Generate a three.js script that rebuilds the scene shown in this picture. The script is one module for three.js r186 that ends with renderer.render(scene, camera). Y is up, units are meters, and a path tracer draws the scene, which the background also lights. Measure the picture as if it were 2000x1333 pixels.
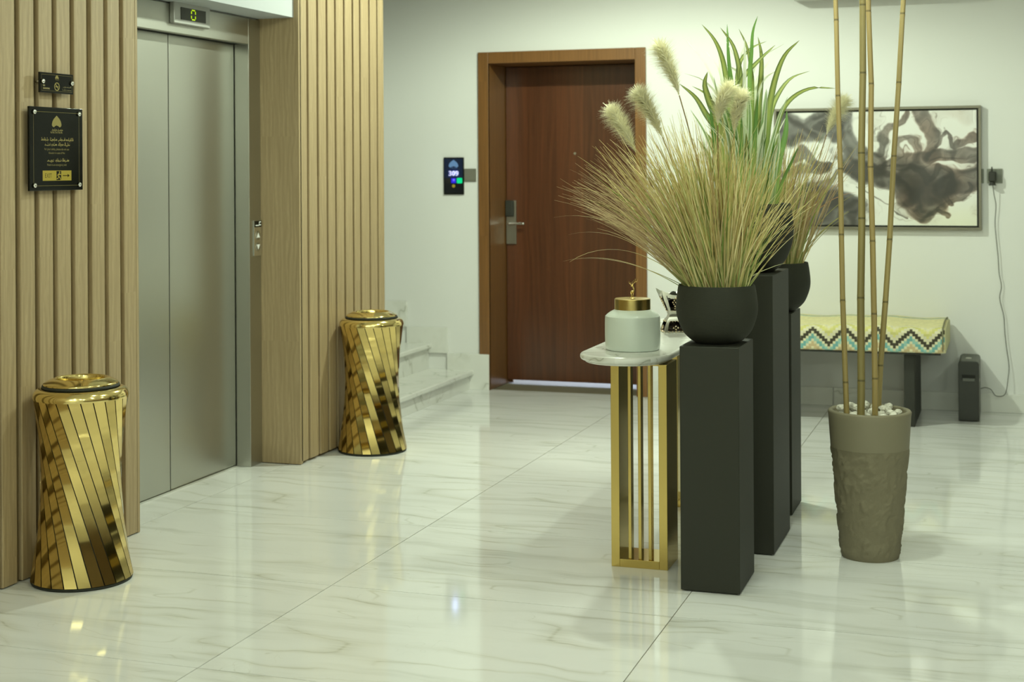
import * as THREE from 'three';
import { RoundedBoxGeometry } from 'three/addons/geometries/RoundedBoxGeometry.js';
import { mergeGeometries } from 'three/addons/utils/BufferGeometryUtils.js';
import { RectAreaLightUniformsLib } from 'three/addons/lights/RectAreaLightUniformsLib.js';
import { createNoise2D, createNoise3D } from 'simplex-noise';

// ------------------------------------------------------------------ camera, light, exposure
const scene = new THREE.Scene();
scene.background = new THREE.Color(0x000000);
const FOCAL = 2915.6, YAW = 0.323978, ROLL = -0.0058329;         // focal length in pixels of a 2000 x 1333 frame, lens shifted down
const camera = new THREE.PerspectiveCamera(2 * Math.atan(666.5 / FOCAL) * 180 / Math.PI, 2000 / 1333, 0.05, 60);
camera.setViewOffset(2000, 1333, 0, 338.5, 2000, 1333);
{
  const f = new THREE.Vector3(-Math.sin(YAW), 0, -Math.cos(YAW)), r0 = new THREE.Vector3(Math.cos(YAW), 0, -Math.sin(YAW)), u0 = new THREE.Vector3(0, 1, 0);
  const r = r0.clone().multiplyScalar(Math.cos(ROLL)).addScaledVector(u0, Math.sin(ROLL));
  const u = u0.clone().multiplyScalar(Math.cos(ROLL)).addScaledVector(r0, -Math.sin(ROLL));
  camera.quaternion.setFromRotationMatrix(new THREE.Matrix4().makeBasis(r, u, f.negate()));
  camera.position.set(0, 1.44, 0);
}
camera.focus = 5.25; camera.userData.fStop = 4.2;
const renderer = new THREE.WebGLRenderer({ antialias: true });
renderer.toneMapping = THREE.LinearToneMapping;
renderer.toneMappingExposure = 1.10;
renderer.shadowMap.enabled = true;
RectAreaLightUniformsLib.init();
const TINT = new THREE.Color().setRGB(0.875, 1.0, 0.775);          // greenish warm-white of the unseen lobby lamps
// unseen ceiling lamps placed to light the lobby: x, z, candela, softness of the cone's edge
const UNSEEN_LAMPS = [[-2.0, -7.25, 22, 0.22], [-0.8, -5.0, 8], [-1.6, -4.2, 2], [2.2, -4.4, 4.5], [-0.2, -3.0, 3.5], [1.9, -2.0, 4], [-1.7, -0.6, 6], [0.4, 0.6, 8], [-1.8, 2.2, 11], [2.4, 1.6, 6], [-0.3, 3.0, 10]];
const CEIL = 2.9;

// ------------------------------------------------------------------ helpers
let seedState = 7;
function reseed(s) { seedState = s | 0; }
function rnd() { seedState = (seedState + 0x6d2b79f5) | 0; let t = Math.imul(seedState ^ (seedState >>> 15), 1 | seedState); t = (t + Math.imul(t ^ (t >>> 7), 61 | t)) ^ t; return ((t ^ (t >>> 14)) >>> 0) / 4294967296; }
const rr = (a, b) => a + (b - a) * rnd();
const gauss = () => (rnd() + rnd() + rnd() + rnd() - 2) * 0.87;
const n2 = createNoise2D(rnd), n3 = createNoise3D(rnd);
const fbm = (x, y, o = 4) => { let s = 0, a = 0.5; for (let i = 0; i < o; i++) { s += a * n2(x, y); x = x * 2.03 + 17.1; y = y * 2.03 - 5.3; a *= 0.5; } return s; };
const sstep = (a, b, x) => { const t = Math.min(1, Math.max(0, (x - a) / (b - a))); return t * t * (3 - 2 * t); };
const V = (x, y, z) => new THREE.Vector3(x, y, z);
const names = {};
function numbered(n) { names[n] = (names[n] ?? -1) + 1; return names[n] ? n + '_' + String(names[n]).padStart(3, '0') : n; }
function tag(o, label, category, group) { o.userData.label = label; if (category) o.userData.category = category; if (group) o.userData.group = group; return o; }
function thing(name, label, category, [x, y, z] = [0, 0, 0], turn = 0, group) {
  const o = new THREE.Group(); o.name = numbered(name); o.position.set(x, y, z); o.rotation.y = turn; scene.add(o);
  return tag(o, label, category, group);
}
function mesh(name, geo, material, parent, label) {
  const m = new THREE.Mesh(geo, material); m.castShadow = m.receiveShadow = true;
  m.name = parent ? name : numbered(name); (parent ?? scene).add(m);
  if (label) m.userData.label = label;
  return m;
}
function sub(name, parent, label) { const g = new THREE.Group(); g.name = name; parent.add(g); if (label) g.userData.label = label; return g; }
function struct(name, geo, material, parent) { const m = mesh(name, geo, material, parent); if (!parent) m.userData.kind = 'structure'; return m; }
function structGroup(name) { const g = new THREE.Group(); g.name = numbered(name); g.userData.kind = 'structure'; scene.add(g); return g; }
// box from corner to corner with uv in metres (v up, u along the horizontal); grain turns u and v
function uvMetres(g, ou = 0, ov = 0) {
  const p = g.attributes.position, n = g.attributes.normal, uv = new Float32Array(p.count * 2);
  for (let i = 0; i < p.count; i++) {
    const ax = Math.abs(n.getX(i)), ay = Math.abs(n.getY(i)), az = Math.abs(n.getZ(i));
    let u, v;
    if (ay >= ax && ay >= az) { u = p.getX(i); v = p.getZ(i); } else if (ax >= az) { u = p.getZ(i); v = p.getY(i); } else { u = p.getX(i); v = p.getY(i); }
    uv[2 * i] = u + ou; uv[2 * i + 1] = v + ov;
  }
  g.setAttribute('uv', new THREE.BufferAttribute(uv, 2));
  return g;
}
function box(x0, x1, y0, y1, z0, z1, r = 0, ou = 0, ov = 0) {
  const w = x1 - x0, h = y1 - y0, d = z1 - z0;
  const g = r > 0 ? new RoundedBoxGeometry(w, h, d, 2, Math.min(r, w / 2.01, h / 2.01, d / 2.01)) : new THREE.BoxGeometry(w, h, d);
  g.translate((x0 + x1) / 2, (y0 + y1) / 2, (z0 + z1) / 2);
  return uvMetres(g, ou, ov);
}
const merged = (list) => mergeGeometries(list.map((g) => { const q = g.index ? g.toNonIndexed() : g; for (const k of Object.keys(q.attributes)) if (!['position', 'normal', 'uv'].includes(k)) q.deleteAttribute(k); return q; }));
function lathe(profile, seg = 64) { return new THREE.LatheGeometry(profile.map(([r, y]) => new THREE.Vector2(Math.max(r, 0.0001), y)), seg); }
function smoothProfile(pts, n = 40) { return new THREE.SplineCurve(pts.map(([r, y]) => new THREE.Vector2(r, y))).getPoints(n).map((p) => [p.x, p.y]); }
function tube(points, r, seg = 40, rad = 8) { return new THREE.TubeGeometry(new THREE.CatmullRomCurve3(points.map((p) => p.isVector3 ? p : V(...p))), seg, r, rad, false); }
// mesh builder for ribbons with vertex colours
class MB {
  constructor() { this.p = []; this.c = []; this.i = []; }
  ribbon(pts, width, side, col, fold = 0.25) {                    // width(t), col(t, across)
    const base = this.p.length / 3, n = pts.length, T = V(), S = V(), N = V(), q = V();
    for (let k = 0; k < n; k++) {
      T.subVectors(pts[Math.min(n - 1, k + 1)], pts[Math.max(0, k - 1)]).normalize();
      S.copy(side).addScaledVector(T, -side.dot(T)).normalize(); N.crossVectors(S, T);
      const t = k / (n - 1), w = width(t) / 2;
      for (let a = -1; a <= 1; a++) {
        q.copy(pts[k]).addScaledVector(S, a * w).addScaledVector(N, a === 0 ? -w * fold : 0);
        this.p.push(q.x, q.y, q.z); this.c.push(...col(t, a));
      }
    }
    for (let k = 0; k < n - 1; k++) for (let a = 0; a < 2; a++) { const o = base + k * 3 + a; this.i.push(o, o + 1, o + 3, o + 1, o + 4, o + 3); }
  }
  geo() {
    const g = new THREE.BufferGeometry();
    g.setAttribute('position', new THREE.Float32BufferAttribute(this.p, 3)); g.setAttribute('color', new THREE.Float32BufferAttribute(this.c, 3));
    g.setIndex(this.i); g.computeVertexNormals(); return g;
  }
}
// textures
function dataTex(w, h, fn, srgb = true) {                         // fn(x, y) -> [r, g, b] in 0..1 of the colour space
  const d = new Uint8Array(w * h * 4);
  for (let y = 0; y < h; y++) for (let x = 0; x < w; x++) { const c = fn(x, y), o = (y * w + x) * 4; for (let k = 0; k < 3; k++) d[o + k] = Math.max(0, Math.min(255, c[k] * 255)); d[o + 3] = 255; }
  const t = new THREE.DataTexture(d, w, h); t.wrapS = t.wrapT = THREE.RepeatWrapping; t.magFilter = THREE.LinearFilter;
  if (srgb) t.colorSpace = THREE.SRGBColorSpace; t.needsUpdate = true; return t;
}
function canvasTex(w, h, draw) { const c = document.createElement('canvas'); c.width = w; c.height = h; draw(c.getContext('2d'), w, h); const t = new THREE.CanvasTexture(c); t.colorSpace = THREE.SRGBColorSpace; return t; }
function scaled(t, su, sv) { const k = t.clone(); k.repeat.set(su, sv); k.needsUpdate = true; return k; }
const lin = (r, g, b) => new THREE.Color().setRGB(r, g, b);
const std = (color, roughness, o = {}) => new THREE.MeshStandardMaterial({ color, roughness, ...o });
const phys = (color, roughness, o = {}) => new THREE.MeshPhysicalMaterial({ color, roughness, ...o });

// marble of the floor: six tile faces on one sheet, veins run along x
const TW = 1.2, TD = 0.893;
function marbleAt(x, z, v) {
  const ox = v * 13.7, oz = v * 7.3;
  const wz = 0.05 * fbm(x * 1.1 + ox, z * 1.3 + oz, 3) + 0.012 * fbm(x * 5 + ox, z * 6, 3);
  const zz = z + wz;
  const band = fbm(x * 0.55 + ox, zz * 5.5 + oz, 4);
  const soft = sstep(0.0, 0.55, band), fine = fbm(x * 2.2 + ox, zz * 38 + oz, 3);
  const r1 = Math.abs(n2(x * 0.75 + ox, zz * 4.6 + oz + 3)), m1 = sstep(-0.15, 0.5, n2(x * 1.3 + ox + 9, z * 2.1 + oz));
  const r2 = Math.abs(n2(x * 1.2 + ox + 31, zz * 8.5 + oz)), m2 = sstep(0.05, 0.6, n2(x * 1.1 + ox - 4, z * 2.7 + oz));
  const r3 = Math.abs(n2(x * 3.6 + 0.5 * n2(x * 9, z * 9) + ox, z * 3.4 + oz + 50)), m3 = sstep(0.42, 0.75, n2(x * 1.7 + ox + 70, z * 2.4));
  const v1 = Math.exp(-((r1 / 0.022) ** 2)) * m1, h1 = Math.exp(-((r1 / 0.17) ** 2)) * m1;
  const v2 = Math.exp(-((r2 / 0.03) ** 2)) * m2, v3 = Math.exp(-((r3 / 0.018) ** 2)) * m3;
  const grey = 0.03 * soft + 0.04 * soft * sstep(-0.1, 0.5, fine) + 0.055 * h1 * (0.6 + 0.8 * fine) + 0.02 * fbm(x * 1.2 + ox, z * 2, 3);
  const dark = Math.min(1, 0.40 * v1 * (0.4 + 0.6 * sstep(-0.3, 0.4, fine)) + 0.30 * v2 + 0.26 * v3);
  const b = 0.915 - grey;
  return [b * (1 - 0.27 * dark) - 0.008 * soft - 0.014 * h1, b * (1 - 0.28 * dark) - 0.008 * soft - 0.017 * h1, b * (1 - 0.34 * dark) - 0.016 * soft - 0.032 * h1];
}
const floorSheet = dataTex(2048, 2048, (x, y) => {
  const cx = x < 1024 ? 0 : 1, cy = Math.min(2, Math.floor(y / 682.67));
  return marbleAt((x - cx * 1024) / 1024 * TW, (y - cy * 682.67) / 682.67 * TD, cy * 2 + cx);
});
const stoneSheet = dataTex(1024, 1024, (x, y) => {                // paler marble of stairs, table top and baseboards, 1.2 m a side
  const X = x / 1024 * 1.2, Y = y / 1024 * 1.2, w = 0.12 * fbm(X * 2, Y * 2, 4);
  const r = Math.abs(n2((X + Y * 0.7) * 1.7 + w * 4, (Y - X * 0.6) * 2.6 + w * 5)), m = sstep(-0.1, 0.6, n2(X * 2.1 + 5, Y * 2.1));
  const g = 0.07 * Math.exp(-((r / 0.16) ** 2)) * m + 0.16 * Math.exp(-((r / 0.022) ** 2)) * m + 0.03 * sstep(0, 0.6, fbm(X * 3, Y * 3, 4));
  return [0.905 - g, 0.905 - g, 0.885 - 1.12 * g];
});
// oak of the slats, grain along v, 0.5 m x 1 m
const oakSheet = dataTex(1024, 1024, (x, y) => {
  const X = x / 1024 * 0.5, Y = y / 1024;
  const w = 0.006 * fbm(X * 7, Y * 2.2, 3), s = fbm((X + w) * 62, Y * 1.6, 4), cat = Math.sin((X + w * 3 + 0.02 * fbm(X * 5, Y * 1.1, 2)) * 260 + 3 * fbm(X * 8, Y * 1.5, 2));
  const pore = sstep(0.32, 0.6, n2(X * 520, Y * 16)) * sstep(-0.2, 0.4, s);
  const k = 0.5 + 0.42 * s + 0.11 * cat - 0.34 * pore;
  return [0.585 + 0.15 * k, 0.505 + 0.145 * k, 0.375 + 0.135 * k];
});
const mahogany = dataTex(512, 1024, (x, y) => {
  const X = x / 512, Y = y / 1024 * 2.1, w = 0.03 * fbm(X * 3, Y * 0.7, 3), plank = Math.floor((X + 0.02) * 5.2);
  const s = fbm((X + w) * 26 + plank * 7, Y * 0.55 + plank * 3, 4), f = n2(X * 170, Y * 3.5), c = n2(plank * 3.7, 1.5);
  const k = 0.5 + 0.5 * s + 0.1 * f + 0.16 * c;
  return [0.285 + 0.125 * k, 0.165 + 0.072 * k, 0.10 + 0.045 * k];
});
const casingWood = dataTex(512, 1024, (x, y) => {
  const X = x / 512 * 0.25, Y = y / 1024, w = 0.004 * fbm(X * 12, Y * 1.2, 3), s = fbm((X + w) * 90, Y * 1.1, 4), f = n2(X * 700, Y * 5);
  const k = 0.5 + 0.6 * s + 0.12 * f;
  return [0.42 + 0.13 * k, 0.285 + 0.095 * k, 0.145 + 0.06 * k];
});
const grit = dataTex(512, 512, (x, y) => { const k = 0.5 + 0.4 * fbm(x / 40, y / 40, 5) + 0.14 * n2(x / 2.3, y / 2.3); return [k, k, k]; }, false);
const brushed = dataTex(256, 1024, (x, y) => { const k = 0.5 + 0.3 * n2(x / 1.3, y / 160) + 0.2 * n2(x / 4, y / 300); return [k, k, k]; }, false);

// materials
const M = {
  wall: std(lin(0.80, 0.80, 0.785), 0.85), white: std(lin(0.82, 0.83, 0.82), 0.7), ceiling: std(lin(0.88, 0.88, 0.87), 0.9),
  grout: std(lin(0.16, 0.135, 0.085), 0.9),
  tile: phys(0xffffff, 0.07, { map: floorSheet, specularIntensity: 1, ior: 1.52 }),
  stone: phys(0xffffff, 0.22, { map: scaled(stoneSheet, 1 / 1.2, 1 / 1.2) }),
  oak: std(0xffffff, 0.55, { map: scaled(oakSheet, 2, 1), bumpMap: scaled(oakSheet, 2, 1), bumpScale: 0.0004 }),
  groove: std(lin(0.16, 0.115, 0.05), 0.8),
  steel: phys(lin(0.50, 0.50, 0.455), 0.30, { metalness: 1, bumpMap: scaled(brushed, 4, 1), bumpScale: 0.00004 }),
  brightSteel: std(lin(0.72, 0.72, 0.69), 0.24, { metalness: 1 }),
  gapShade: std(lin(0.015, 0.015, 0.012), 0.8),  // near-black standing in for the shade inside gaps
  door: phys(0xffffff, 0.28, { map: mahogany, clearcoat: 0.4, clearcoatRoughness: 0.18 }),
  casing: phys(0xffffff, 0.35, { map: scaled(casingWood, 4, 1), clearcoat: 0.3, clearcoatRoughness: 0.25 }),
  black: std(lin(0.026, 0.027, 0.02), 0.55), pedestal: std(lin(0.017, 0.018, 0.010), 0.62),
  matteBlack: std(lin(0.02, 0.021, 0.012), 0.8, { bumpMap: scaled(grit, 3, 3), bumpScale: 0.0004 }),
  gold: std(lin(0.80, 0.62, 0.235), 0.09, { metalness: 1 }), goldRim: std(lin(0.82, 0.66, 0.27), 0.13, { metalness: 1 }),
  brass: std(lin(0.64, 0.495, 0.165), 0.19, { metalness: 1 }), goldShiny: std(lin(0.85, 0.66, 0.26), 0.2, { metalness: 1 }),
  rubber: std(lin(0.02, 0.022, 0.015), 0.7),
  chrome: std(lin(0.85, 0.85, 0.83), 0.1, { metalness: 1 }),
  gloss: phys(lin(0.008, 0.008, 0.005), 0.06, { specularIntensity: 0.45 }),
};

// ------------------------------------------------------------------ the room
const BACK = -9.13, RIGHT = 4.4, FRONT = 4.0, SLATX = -3.295;
{
  // floor: grout bed and polished tiles laid on it
  const floor = struct('floor', box(-6.2, RIGHT, -0.22, -0.0025, -11.7, FRONT), M.grout);
  reseed(41);
  for (let j = -1; j < 8; j++) for (let i = -2; i < 5; i++) {
    let x0 = -1.041 + TW * i, x1 = x0 + TW, z1 = -3.795 - TD * (j - 2) * 1 - 0 * TD, z0 = z1 - TD;
    if (j < 0) { z1 = -3.795 + 3 * TD; z0 = z1; continue; }
    x0 = Math.max(x0, -3.36); x1 = Math.min(x1, RIGHT); z0 = Math.max(z0, BACK - 0.32);
    layTile(floor, x0, x1, z0, z1, i);
  }
  for (let j = 3; j < 9; j++) for (let i = -2; i < 5; i++) {
    const z0 = -3.795 + TD * (j - 1), z1 = Math.min(FRONT, z0 + TD);
    if (z0 < FRONT - 0.02) layTile(floor, Math.max(-1.041 + TW * i, -3.36), Math.min(-1.041 + TW * (i + 1), RIGHT), z0, z1, i);
  }
  // recess in front of the elevator doors
  layTile(floor, -3.575, -3.36, -6.55, -5.13, 0);
  function layTile(parent, x0, x1, z0, z1, i) {
    const J = 0.0016, g = new THREE.BoxGeometry(x1 - x0 - 2 * J, 0.012, z1 - z0 - 2 * J).translate((x0 + x1) / 2, -0.006, (z0 + z1) / 2);
    const v = Math.floor(rnd() * 6), fx = rnd() < 0.5, fz = rnd() < 0.5, cx = v % 2, cy = Math.floor(v / 2), uv = g.attributes.uv, p = g.attributes.position;
    for (let k = 0; k < uv.count; k++) {
      let a = (p.getX(k) - x0) / TW, b = (p.getZ(k) - z0) / TD;
      a = 0.004 + 0.992 * Math.min(1, Math.max(0, a)); b = 0.004 + 0.992 * Math.min(1, Math.max(0, b));
      if (fx) a = 1 - a; if (fz) b = 1 - b;
      uv.setXY(k, (cx + a) / 2, (cy + b) / 3);
    }
    mesh('floor_tile', g, M.tile, parent);
  }
  struct('ceiling', box(-6.2, RIGHT, CEIL, CEIL + 0.2, BACK - 0.3, FRONT), M.ceiling);
  // back wall with the door opening cut out
  const s = new THREE.Shape([[-6.2, 0], [-3.242, 0], [-3.242, 2.139], [-2.221, 2.139], [-2.221, 0], [RIGHT, 0], [RIGHT, CEIL], [-6.2, CEIL]].map(([a, b]) => new THREE.Vector2(a, b)));
  const wb = new THREE.ExtrudeGeometry(s, { depth: 0.28, bevelEnabled: false }).translate(0, 0, BACK - 0.28);
  struct('wall_back', wb, M.wall);
  struct('wall_right', box(RIGHT, RIGHT + 0.2, 0, CEIL, BACK - 0.3, FRONT), M.wall);
  struct('wall_front', box(-6.2, RIGHT, 0, CEIL, FRONT, FRONT + 0.2), M.wall);
  struct('wall_stairwell', box(-6.4, -6.2, 0, CEIL, BACK - 0.3, -7.6), M.wall);
  struct('unseen_trim_1', box(RIGHT - 0.03, RIGHT, 0, 1.0, BACK, FRONT), std(lin(0.07, 0.042, 0.02), 0.35));   // unseen dark panelling, placed to darken reflections in the steel and gold
  struct('unseen_trim_2', box(RIGHT - 0.02, RIGHT, 1.0, 1.95, BACK, FRONT), std(lin(0.26, 0.2, 0.11), 0.5));  // unseen mid-tone band, placed to tone down reflections in the steel
  // unseen room behind the door, its lamp placed to light the gap below
  const hall = structGroup('wall_hall');
  for (const a of [[-3.9, -3.7, 0, 2.5, -11.7, -9.41], [-1.8, -1.6, 0, 2.5, -11.7, -9.41], [-3.9, -1.6, 0, 2.5, -11.9, -11.7], [-3.9, -1.6, 2.5, 2.6, -11.9, -9.41]]) mesh('wall_panel', box(...a), M.white, hall);
  const hl = new THREE.RectAreaLight(new THREE.Color().setRGB(0.62, 0.75, 1.0), 60, 1.2, 0.5); hl.position.set(-2.7, 0.7, -11.0); hl.lookAt(-2.7, 0, -9.45); scene.add(hl); hl.name = 'unseen_hall_light';
  const hm = mesh('unseen_hall_lamp', box(-3.3, -2.1, 0.35, 1.05, -11.1, -11.03), std(lin(0.6, 0.75, 1), 0.5, { emissive: lin(0.6, 0.75, 1), emissiveIntensity: 2 }), hall);
}
// slatted oak wall with the elevator recess
{
  const wl = structGroup('wall_left');
  mesh('backing_panel', box(-3.55, SLATX - 0.018, 0.0, CEIL, -5.13, FRONT), M.groove, wl);
  mesh('backing_panel', box(-3.9, SLATX - 0.016, 0.0, CEIL, -7.58, -6.575), M.groove, wl);
  mesh('shaft_wall', box(-3.9, -3.66, 0, CEIL, -6.575, FRONT), M.wall, wl);
  mesh('shaft_wall', box(-6.2, -3.9, 0, CEIL, -7.62, -7.5), M.wall, wl);
  mesh('recess_header', box(-3.66, -3.52, 2.175, CEIL, -6.55, -5.13), M.white, wl);
  reseed(5);
  const edges = [-4.378, -4.406, -4.486, -4.514, -4.592, -4.619, -4.70, -4.727, -4.805, -4.835, -4.916, -4.943, -5.021, -5.049, -5.13];
  const near = [];
  for (let k = 0; k < edges.length - 1; k += 2) near.push([edges[k + 2] ? edges[k + 2] : edges[k + 1], edges[k + 1]]);
  const slats = [];
  for (let k = 1; k < edges.length; k += 2) slats.push([edges[k + 1], edges[k]]);
  for (let z = -4.378; z < FRONT - 0.1; z += 0.1085) slats.push([z, Math.min(FRONT, z + 0.08)]);
  for (const [a, b] of slats) mesh('slat', box(SLATX - 0.02, SLATX, 0.004, CEIL, a, b, 0.0035, rr(0, 3), rr(0, 3)), M.oak, wl);
  const far = [-6.56, -6.638, -6.749, -6.857, -6.956, -7.063, -7.17, -7.263, -7.383, -7.489, -7.585];
  for (let k = 0; k < far.length - 1; k++) mesh('slat', box(SLATX - 0.018, SLATX + 0.004, 0.012, CEIL, far[k + 1], far[k] - (k ? 0.022 : 0.0), 0.004, rr(0, 3), rr(0, 3)), M.oak, wl);
  mesh('return_panel', box(-3.52, SLATX + 0.004, 0.002, CEIL, -6.575, -6.55, 0.002, 0.13, 0.4), M.oak, wl);
  mesh('return_panel', box(-3.52, SLATX, 0.002, CEIL, -5.148, -5.131, 0.002, 0.7, 0.1), M.oak, wl);
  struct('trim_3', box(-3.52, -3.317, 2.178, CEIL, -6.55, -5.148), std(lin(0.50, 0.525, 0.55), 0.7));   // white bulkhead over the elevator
}
// elevator
{
  const FX = -3.50, DX = -3.575;
  const e = thing('elevator', 'brushed steel elevator entrance with two sliding door panels, recessed in the slatted oak wall', 'elevator', [DX, 0, -5.84]);
  const L = (a, b, y0, y1, z0, z1, r) => box(a - DX, b - DX, y0, y1, z0 + 5.84, z1 + 5.84, r);
  mesh('door_panel', L(DX - 0.03, DX, 0.008, 2.0465, -5.829, -5.16, 0.002), M.steel, e);
  mesh('door_panel', L(DX - 0.034, DX - 0.003, 0.008, 2.0465, -6.427, -5.84, 0.002), M.steel, e);
  mesh('painted_gap_shade', L(DX - 0.04, DX + 0.0445, 2.0475, 2.17, -6.4335, -5.2155), M.gapShade, e);  // near-black block standing in for the shade under the header
  mesh('painted_gap_shade', L(DX - 0.06, DX - 0.046, 0, 2.08, -6.5, -5.15), M.gapShade, e);  // near-black sheet standing in for shade behind the panel gaps
  mesh('jamb', L(DX - 0.05, FX, 0, 2.17, -6.549, -6.434, 0.002), M.steel, e);
  mesh('jamb', L(DX - 0.05, FX, 0, 2.17, -5.215, -5.15, 0.002), M.steel, e);
  mesh('header', L(DX + 0.045, FX, 2.045, 2.17, -6.4335, -5.2155, 0.002), M.steel, e);
  mesh('sill', L(DX - 0.05, DX + 0.008, 0, 0.007, -6.4335, -5.2155), M.brightSteel, e);
  const d = mesh('floor_display', L(FX, FX + 0.025, 2.082, 2.195, -6.03, -5.722, 0.006), std(lin(0.42, 0.42, 0.40), 0.4, { metalness: 0.8 }), e, 'silver box of the floor display');
  mesh('display_screen', L(FX + 0.0252, FX + 0.028, 2.104, 2.158, -5.985, -5.775), std(lin(0.012, 0.014, 0.008), 0.35), d);
  const seg = [];
  const cz = -5.876, cy = 2.131, hw = 0.017, hh = 0.021, t = 0.0055;
  for (const sgn of [-1, 1]) {
    seg.push(L(FX + 0.0282, FX + 0.0292, cy + sgn * hh - t / 2, cy + sgn * hh + t / 2, cz - hw + t * 0.8, cz + hw - t * 0.8));
    for (const s2 of [-1, 1]) seg.push(L(FX + 0.0282, FX + 0.0292, cy + s2 * hh / 2 - hh / 2 + t * 0.75, cy + s2 * hh / 2 + hh / 2 - t * 0.75, cz + sgn * hw - t / 2, cz + sgn * hw + t / 2));
  }
  mesh('display_digit', merged(seg), std(lin(0.3, 0.5, 0.02), 0.5, { emissive: lin(0.42, 0.62, 0.0), emissiveIntensity: 1.0 }), d, 'glowing green digit zero');
  const c = mesh('call_panel', L(FX, FX + 0.005, 1.018, 1.192, -6.546, -6.470, 0.0015), M.brightSteel, e, 'steel call panel with up and down arrows');
  const PX = FX + 0.0051, glow = std(lin(0.6, 0.63, 0.55), 0.4, { emissive: lin(0.30, 0.33, 0.27) });
  mesh('call_screen', L(PX, PX + 0.0015, 1.158, 1.189, -6.542, -6.476), M.gloss, c);
  mesh('screen_mark', merged([[1.164, 1.169, -6.518, -6.482], [1.169, 1.184, -6.522, -6.517], [1.180, 1.185, -6.536, -6.522], [1.166, 1.171, -6.536, -6.522]].map(([a, b, p, q]) => L(PX + 0.0016, PX + 0.002, a, b, p, q))), glow, c);
  for (const [y, up] of [[1.118, 1], [1.062, -1]]) {
    mesh('call_button', new THREE.CylinderGeometry(0.021, 0.021, 0.002, 32).rotateZ(Math.PI / 2).translate(PX + 0.001 - DX, y, -6.508 + 5.84), M.steel, c);
    const tri = new THREE.Shape([[0, 0.012 * up], [-0.015, -0.011 * up], [0.015, -0.011 * up]].map(([p, q]) => new THREE.Vector2(p, q)));
    mesh('arrow', new THREE.ExtrudeGeometry(tri, { depth: 0.001, bevelEnabled: false }).rotateY(Math.PI / 2).translate(PX + 0.0021 - DX, y, -6.508 + 5.84), glow, c);
  }
}
// wooden door in its casing
{
  const d = structGroup('door_1'), Z = -9.45;
  mesh('casing', box(-3.29, -3.218, 0, 2.19, BACK, BACK + 0.022, 0.004), M.casing, d);
  mesh('casing', box(-2.245, -2.175, 0, 2.19, BACK, BACK + 0.022, 0.004), M.casing, d);
  mesh('casing', box(-3.218, -2.245, 2.115, 2.19, BACK, BACK + 0.0215, 0.004), M.casing, d);
  mesh('jamb', box(-3.24, -3.218, 0, 2.115, Z - 0.06, BACK + 0.02, 0.002), M.casing, d);
  mesh('jamb', box(-2.245, -2.223, 0, 2.115, Z - 0.06, BACK + 0.02, 0.002), M.casing, d);
  mesh('jamb', box(-3.24, -2.223, 2.115, 2.137, Z - 0.06, BACK + 0.02, 0.002), M.casing, d);
  mesh('door_stop', box(-3.218, -3.19, 0, 2.115, Z - 0.059, Z - 0.046), M.casing, d); mesh('door_stop', box(-2.273, -2.245, 0, 2.115, Z - 0.059, Z - 0.046), M.casing, d); mesh('door_stop', box(-3.19, -2.273, 2.08, 2.115, Z - 0.059, Z - 0.046), M.casing, d);
  const g = box(-3.214, -2.249, 0.024, 2.11, Z - 0.045, Z, 0.003);
  { const p = g.attributes.position, uv = g.attributes.uv; for (let i = 0; i < p.count; i++) uv.setXY(i, (p.getX(i) + 3.214) / 0.965, p.getY(i) / 2.11); }
  const leaf = mesh('door_leaf', g, M.door, d, 'dark red-brown veneered door leaf');
  mesh('lock_plate', box(-3.213, -3.143, 0.93, 1.222, Z, Z + 0.014, 0.004), std(lin(0.36, 0.35, 0.30), 0.36, { metalness: 1 }), leaf, 'satin steel lock plate');
  mesh('card_reader', box(-3.215, -3.158, 1.115, 1.224, Z + 0.0142, Z + 0.03, 0.012), M.black, leaf, 'black card reader');
  mesh('lever', merged([new THREE.CylinderGeometry(0.011, 0.011, 0.05, 24).rotateX(Math.PI / 2).translate(-3.176, 1.07, Z + 0.036), new THREE.CapsuleGeometry(0.0095, 0.1, 6, 16).rotateZ(Math.PI / 2).translate(-3.128, 1.07, Z + 0.058)]), M.brightSteel, leaf, 'steel lever handle');
  mesh('peephole', new THREE.CylinderGeometry(0.009, 0.011, 0.006, 24).rotateX(Math.PI / 2).translate(-2.735, 1.532, Z + 0.003), M.brightSteel, leaf);
}
// baseboard of pale stone
{
  const b = structGroup('baseboard_back');
  for (const [a, c] of [[-2.174, -1.6], [-1.597, -1.034], [-1.031, -0.22], [-0.217, 0.98], [0.983, 2.18], [2.183, RIGHT]]) mesh('baseboard_tile', box(a, c - 0.002, 0, 0.107, BACK, BACK + 0.014, 0.002, a, 0.3), M.stone, b);
}
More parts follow.
